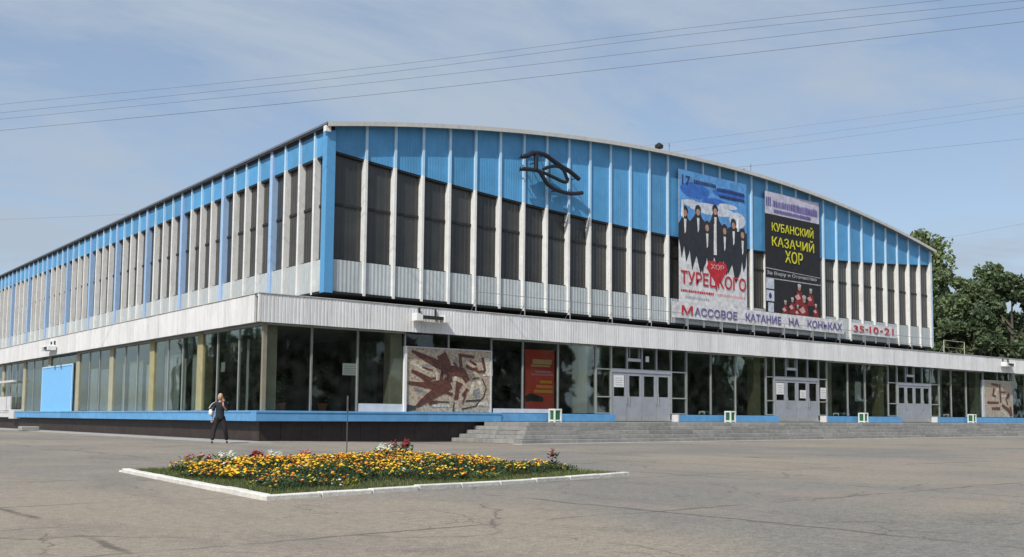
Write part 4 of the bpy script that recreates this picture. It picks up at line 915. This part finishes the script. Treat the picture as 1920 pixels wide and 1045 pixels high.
tall_plant(5.7, 6.6, .44, .22, 'wh', 'white flowers just left of the tall red clump', 7, 80)
tall_plant(6.75, 1.6, .44, .10, 'rd', 'single dark red spike at the right tip of the flower bed', 1, 70)
tall_plant(3.6, 6.5, .34, .16, 'pk', 'pale pink flowers at the back of the bed near its middle', 5, 50)

# ------------------------------------------------------------------ trees
def tree_mesh(seed, h, cr_, trunk_h, nleaf, lsize, flat_=0.8, nl=9):
    r = random.Random(seed); tb = MB(); lb_ = MB()
    tb.tube([(0, 0, -.2), (0.1, 0, trunk_h), (r.uniform(-.3, .3), r.uniform(-.3, .3), h * .62), (r.uniform(-.4, .4), 0, h * .9)], [h * .022, h * .017, h * .010, h * .003], 8)
    cl = []
    for i in range(nl * 4):
        a_ = r.uniform(0, 6.28); z = trunk_h + (h - trunk_h) * (i + .5) / (nl * 4); prof_ = math.sin(math.pi * min(1, .16 + .84 * ((z - trunk_h) / (h - trunk_h))) ** .9) ** .6
        q = cr_ * prof_ * r.uniform(.25, .95); p = Vector((q * math.cos(a_), q * math.sin(a_), z)); cl.append((p, r.uniform(.07, .16) * h * r.uniform(.6, 1.1)))
        if i % 3 == 0: tb.tube([(0, 0, max(trunk_h * .8, z - q * .8)), tuple(p * .5 + Vector((0, 0, (z - q * .35) * .5))), tuple(p)], [h * .008, h * .005, h * .002], 5)
    for i in range(nleaf):
        p, s = cl[r.randrange(len(cl))]; d = Vector((r.gauss(0, 1), r.gauss(0, 1), r.gauss(0, 1) * flat_)); d = d.normalized() * s * r.uniform(.35, 1) ** .6 * .62
        c_ = p + d; a_ = Vector((r.gauss(0, 1), r.gauss(0, 1), r.gauss(0, 1))).normalized() * lsize * r.uniform(.6, 1.3); b_ = a_.cross(Vector((r.gauss(0, 1), r.gauss(0, 1), r.gauss(0, 1)))).normalized() * a_.length * .6
        k = len(lb_.v); lb_.v += [tuple(c_ - a_), tuple(c_ + b_), tuple(c_ + a_), tuple(c_ - b_)]; lb_.f.append([k, k + 1, k + 2, k + 3]); lb_.m.append(0)
    return tb, lb_
M['leaf_d'] = leafmat('dark_tree_leaf', (0.085, 0.12, 0.055), var=.6); M['leaf_m'] = leafmat('mid_tree_leaf', (0.125, 0.17, 0.075), var=.6); M['leaf_l'] = leafmat('pale_tree_leaf', (0.17, 0.22, 0.09), var=.35)
def plant_tree(px, depth, h, cr_, seed, lm, label, nleaf=9000, ls=.24, trunk=3.0, nl=9):
    u = (px - 1050) / 1888.29; pos = Vector((-16.399, -37.8824, 0)) + (FW + u * RR) * depth
    t = thing('tree', label, 'tree', (pos.x, pos.y, 0), 'trees behind the arena')
    tb, lf = tree_mesh(seed, h, cr_, trunk, nleaf, ls, nl=nl)
    build(tb, 'trunk', M['bark'], t); build(lf, 'crown', M[lm], t)
plant_tree(1758, 112, 20.8, 1.7, 1, 'leaf_l', 'tallest pale leafy tree just right of the upper storey', 2600, .27, 12, 8)
plant_tree(1728, 112, 21.6, .9, 2, 'leaf_l', 'slim pale tree top peeking over the roof edge at its right end', 1500, .25, 16, 5)
plant_tree(1762, 105, 15.8, 3.6, 3, 'leaf_m', 'mid green tree in front of the tallest pale one', 13000)
plant_tree(1806, 118, 17.2, 4.4, 12, 'leaf_m', 'green tree filling the dip behind the tall pale one', 12000)
plant_tree(1722, 120, 15.5, 4.0, 13, 'leaf_m', 'green tree mostly hidden behind the end of the upper storey', 6000)
plant_tree(1868, 108, 17.3, 4.2, 4, 'leaf_m', 'broad green tree standing second from the right edge', 13000)
plant_tree(1822, 100, 14.0, 5.0, 5, 'leaf_m', 'shorter green tree between the pale tree and the broad one', 12000)
plant_tree(1900, 92, 14.0, 4.5, 6, 'leaf_d', 'dark tree low at the right edge of the view', 12000)
plant_tree(1985, 98, 18.3, 4.6, 7, 'leaf_d', 'tall dark tree whose branch tips enter at the right edge', 11000, .3, 4)
plant_tree(1845, 88, 10.0, 5.0, 8, 'leaf_d', 'low dark bushy tree right behind the canopy end', 12000, .3, 1.2)
plant_tree(1785, 90, 9.5, 4.4, 9, 'leaf_d', 'low dark bushy tree behind the short yellow railing', 10000, .3, 1.2)
plant_tree(2040, 105, 16, 5, 10, 'leaf_m', 'green tree beyond the right edge of the view', 5000)
# belt of trees across the plaza, behind the camera (seen only mirrored in the ground floor glass)
b = MB(); rr = random.Random(21); tmp = [tree_mesh(50 + i, 15 + 2.5 * i, 5.2, 1.0, 2600, .95) for i in range(3)]
spots = [(-95 + 6.0 * i + rr.uniform(-1.5, 1.5), -80 + rr.uniform(-7, 7)) for i in range(58)] + [(-82 + rr.uniform(-7, 7), -70 + 6.0 * i) for i in range(52)]
for i, (cx, cy) in enumerate(spots):
    tb, lf = tmp[i % 3]; k = len(b.v); sc = rr.uniform(.85, 1.15); b.v += [(v[0] * sc + cx, v[1] * sc + cy, v[2] * sc) for v in lf.v]; b.f += [[q + k for q in f] for f in lf.f]; b.m += lf.m
    k = len(b.v); b.v += [(v[0] + cx, v[1] + cy, v[2]) for v in tb.v]; b.f += [[q + k for q in f] for f in tb.f]; b.m += [1] * len(tb.f)
o = build(b, 'tree_belt', [M['leaf_d'], M['bark']]); tag(o, 'belt of trees across the plaza mirrored in the ground floor glass', 'trees', kind='stuff')

# ------------------------------------------------------------------ overhead wires
def sky_pt(px, py, h):
    d = FW + (px - 1050) / 1888.29 * RR - (py - 640) / 1888.29 * UU; t_ = (h - 1.02) / d.z
    return Vector((-16.399, -37.8824, 1.02)) + d * t_
def wire(pts, h, rad, label, grp):
    P = [sky_pt(x, y, hh) for (x, y), hh in zip(pts, h)]
    a_ = P[0] + (P[0] - P[1]) * .8; b_ = P[-1] + (P[-1] - P[-2]) * .8
    P = smooth_pts([a_] + P + [b_], 6)
    b = MB(); b.tube([p for p in P], rad, 5); tag(build(b, 'overhead_wire', M['wire']), label, 'cable', grp)
G1 = 'overhead wires crossing above the arena'; G2 = 'far overhead wires behind the arena'
wire([(0, 196), (640, 133), (1280, 54), (1750, 2)], [15.6] * 4, .007, 'topmost of the four wires crossing the whole sky', G1)
wire([(0, 212), (640, 146), (1280, 66), (1900, 3)], [15.2] * 4, .0075, 'second from the top of the four wires crossing the whole sky', G1)
wire([(0, 224), (640, 161), (1280, 89), (1900, 17)], [14.8] * 4, .0075, 'third from the top of the four wires crossing the whole sky', G1)
wire([(0, 245), (640, 184), (1280, 114), (1900, 43)], [14.4] * 4, .009, 'lowest and darkest of the four wires crossing the whole sky', G1)
def far(pts, label, rad=.013):
    P = []
    for x, y in pts:
        d = FW + (x - 1050) / 1888.29 * RR - (y - 640) / 1888.29 * UU; P.append(Vector((-16.399, -37.8824, 1.02)) + d * 150)
    b = MB(); b.tube(smooth_pts(P, 4), rad, 5); tag(build(b, 'overhead_wire', M['wire']), label, 'cable', G2)
far([(1000, 300), (1422, 247), (1915, 184), (2300, 135)], 'topmost of the faint far wires at the upper right'); far([(1000, 318), (1409, 267), (1915, 200), (2300, 150)], 'second faint far wire at the upper right')
far([(1000, 332), (1465, 273), (1915, 213), (2300, 162)], 'third faint far wire at the upper right'); far([(1000, 350), (1443, 308), (1915, 261), (2300, 222)], 'lowest far wire at the upper right', .018)
far([(-400, 425), (0, 412), (200, 404), (500, 390)], 'faint far wire low in the left sky above the roof line'); far([(1700, 458), (1805, 441), (1896, 424), (2300, 350)], 'short far wire above the trees at the right')

# ------------------------------------------------------------------ person
def skin(name, V, Ed, m, parent, sub=2, root=0):
    me = bpy.data.meshes.new(name); me.from_pydata([v[:3] for v in V], Ed, [])
    o = bpy.data.objects.new(name, me); COL.objects.link(o)
    o.modifiers.new('s', 'SKIN'); 
    sv = me.skin_vertices[0].data
    for i, v in enumerate(V): sv[i].radius = (v[3], v[4] if len(v) > 4 else v[3]); sv[i].use_root = (i == root)
    md = o.modifiers.new('u', 'SUBSURF'); md.levels = sub; md.render_levels = sub
    dg = bpy.context.evaluated_depsgraph_get(); nm = bpy.data.meshes.new_from_object(o.evaluated_get(dg)); bpy.data.objects.remove(o)
    nm.name = name; nm.materials.clear(); nm.materials.append(m); smooth(nm); return link(name, nm, parent)
pr = thing('person', 'blonde woman in dark top and trousers walking past the arena corner, hand raised', 'person', (-2.2, -1.95, gz(-2.2, -1.95) + 0.005))
pr.rotation_euler = (0, 0, math.radians(-20))
MSK = mat('skin_tone', (0.52, 0.30, 0.22), 0.5, var=.05); MHR = mat('blonde_hair', (0.50, 0.38, 0.22), 0.6, var=.2, vscale=40); MTO = mat('dark_top_cloth', (0.014, 0.02, 0.028), 0.8, var=.2); MTR = mat('dark_trouser_cloth', (0.016, 0.015, 0.017), 0.85, var=.2); MSH = mat('dark_shoe_leather', (0.012, 0.011, 0.011), 0.4)
# local: x to the person's left (image right), -y forward towards the camera
bodyV = [(0, 0, .98, .10, .075), (0, 0, 1.12, .115, .085), (0, -.01, 1.30, .135, .095), (0, 0, 1.44, .12, .075), (0, -.005, 1.51, .05, .05), (0, -.015, 1.58, .052, .055),
         (0.16, 0, 1.43, .05, .05), (.22, -.02, 1.17, .042, .042), (.10, -.20, 1.36, .032, .032), (.09, -.16, 1.50, .022, .022),
         (-.16, 0, 1.43, .05, .05), (-.24, .04, 1.17, .042, .042), (-.27, -.06, .95, .032, .032), (-.275, -.09, .88, .022, .022),
         (.10, 0, .90, .08, .08), (.19, -.06, .50, .062, .065), (.27, .08, .10, .036, .04), (-.10, 0, .90, .08, .08), (-.19, -.05, .50, .062, .065), (-.25, -.16, .10, .036, .04)]
bodyE = [(0, 1), (1, 2), (2, 3), (3, 4), (4, 5), (3, 6), (6, 7), (7, 8), (8, 9), (3, 10), (10, 11), (11, 12), (12, 13), (0, 14), (14, 15), (15, 16), (0, 17), (17, 18), (18, 19)]
skin('body', bodyV, bodyE, MSK, pr)
def headmesh():
    bm = bmesh.new(); bmesh.ops.create_icosphere(bm, subdivisions=3, radius=1)
    for v in bm.verts:
        x, y, z = v.co
        jaw = 1 - .28 * max(0, -z); v.co = (x * .076 * jaw, y * .094 * (1 - .12 * max(0, -z)), z * .115)
        if y < -.5 and abs(x) < .22 and -.35 < z < .15: v.co.y -= .018 * (1 - abs(x) / .22)       # nose
        if y < -.5 and .18 < abs(x) < .5 and .0 < z < .22: v.co.y += .008                             # eye sockets
        if y < -.5 and abs(x) < .35 and -.55 < z < -.4: v.co.y -= .004                               # lips
    me = bpy.data.meshes.new('head'); bm.to_mesh(me); bm.free(); me.materials.append(MSK); smooth(me); return me
hd = link('head', headmesh(), pr, (0, -.03, 1.665)); 
for sx in (-1, 1):
    b = MB(); b.tube([(sx * .03, -.112, 1.675), (sx * .03, -.122, 1.675)], .009, 6); build(b, 'eye', M['black'], pr)
    b = MB(); b.tube([(sx * .074, -.02, 1.64), (sx * .082, -.012, 1.66), (sx * .078, -.01, 1.69)], [.01, .014, .008], 6); build(b, 'ear', MSK, pr)
b = MB(); b.box(-.022, -.121, 1.605, .022, -.112, 1.612); build(b, 'mouth', flat('lip', (.35, .1, .09)), pr)
bm = bmesh.new(); bmesh.ops.create_icosphere(bm, subdivisions=3, radius=1)
for v in list(bm.verts):
    x, y, z = v.co
    if y < -.35 and z < .42: v.co = Vector((x * .06, -.02, z * .08))
    else: v.co = Vector((x * .092, y * .108 + .006, z * .128 - (.05 if z < -.2 and y > 0 else 0)))
me = bpy.data.meshes.new('hair'); bm.to_mesh(me); bm.free(); me.materials.append(MHR); smooth(me); link('hair', me, pr, (0, -.022, 1.685))
skin('top', [(0, 0, .87, .185, .145), (0, 0, .97, .172, .138), (0, 0, 1.12, .148, .118), (0, -.01, 1.30, .172, .125), (0, 0, 1.43, .15, .10), (.155, 0, 1.435, .082, .078), (.20, -.01, 1.30, .066, .066), (.225, -.02, 1.15, .056, .056), (-.155, 0, 1.435, .082, .078), (-.215, .02, 1.30, .066, .066), (-.24, .04, 1.15, .056, .056), (0, 0, 1.49, .085, .075)], [(0, 1), (1, 2), (2, 3), (3, 4), (4, 5), (5, 6), (6, 7), (4, 8), (8, 9), (9, 10), (4, 11)], MTO, pr)
skin('trousers', [(0, 0, 1.04, .15, .12), (.10, 0, .88, .115, .118), (.19, -.06, .50, .082, .085), (.265, .07, .10, .07, .075), (-.10, 0, .88, .115, .118), (-.19, -.05, .50, .082, .085), (-.25, -.15, .10, .07, .075)], [(0, 1), (1, 2), (2, 3), (0, 4), (4, 5), (5, 6)], MTR, pr)
for (x, y, nm) in ((.27, .08, 'shoe'), (-.25, -.16, 'shoe')):
    skin('shoe', [(x, y + .05, .05, .045, .045), (x, y - .05, .042, .048, .038), (x, y - .15, .032, .04, .028)], [(0, 1), (1, 2)], MSH, pr, 1)
def hand(base, dirv, curl, side):
    base = Vector(base); d = Vector(dirv).normalized(); s = d.cross(Vector((0, 1, 0))).normalized(); nrm = d.cross(s)
    V = [(*base, .022, .016), (*(base + d * .05), .034, .016)]; Ed = [(0, 1)]
    skin('palm', V, Ed, MSK, pr, 1)
    for i, (off, ln) in enumerate(((-.027, .06), (-.009, .072), (.009, .066), (.027, .05))):
        p = base + d * .07 + s * off; q = p + d * ln * .5 + nrm * curl * .3 * ln; t_ = q + d * ln * .35 + nrm * curl * .8 * ln
        skin('finger', [(*(p - d * .02), .008), (*p, .0085), (*q, .0078), (*t_, .0065)], [(0, 1), (1, 2), (2, 3)], MSK, pr, 1)
    p = base + s * side * .03 + d * .02; skin('thumb', [(*base, .01), (*p, .010), (*(p + (d + s * side) * .028), .0085), (*(p + d * .055 + s * side * .03), .007)], [(0, 1), (1, 2), (2, 3)], MSK, pr, 1)
hand((.09, -.155, 1.51), (-.02, .35, 1), .5, -1); hand((-.277, -.095, .87), (-.02, -.1, -1), .9, 1)
bag = thing('shoulder_bag', 'white bag carried on the arm of the walking woman', 'bag', (-2.2, -1.95, gz(-2.2, -1.95) + 0.005)); bag.rotation_euler = pr.rotation_euler
MBG = mat('white_bag_cloth', (.78, .78, .76), .7, var=.08, vscale=20)
skin('pouch', [(-.30, -.06, .98, .12, .07), (-.33, -.07, 1.12, .14, .07), (-.33, -.06, 1.24, .10, .04)], [(0, 1), (1, 2)], MBG, bag)
b = MB(); b.tube(smooth_pts([(-.38, -.06, 1.26), (-.30, -.02, 1.40), (-.17, .0, 1.49), (-.16, .05, 1.40), (-.28, .0, 1.26)]), .012, 6); build(b, 'strap', MBG, bag)
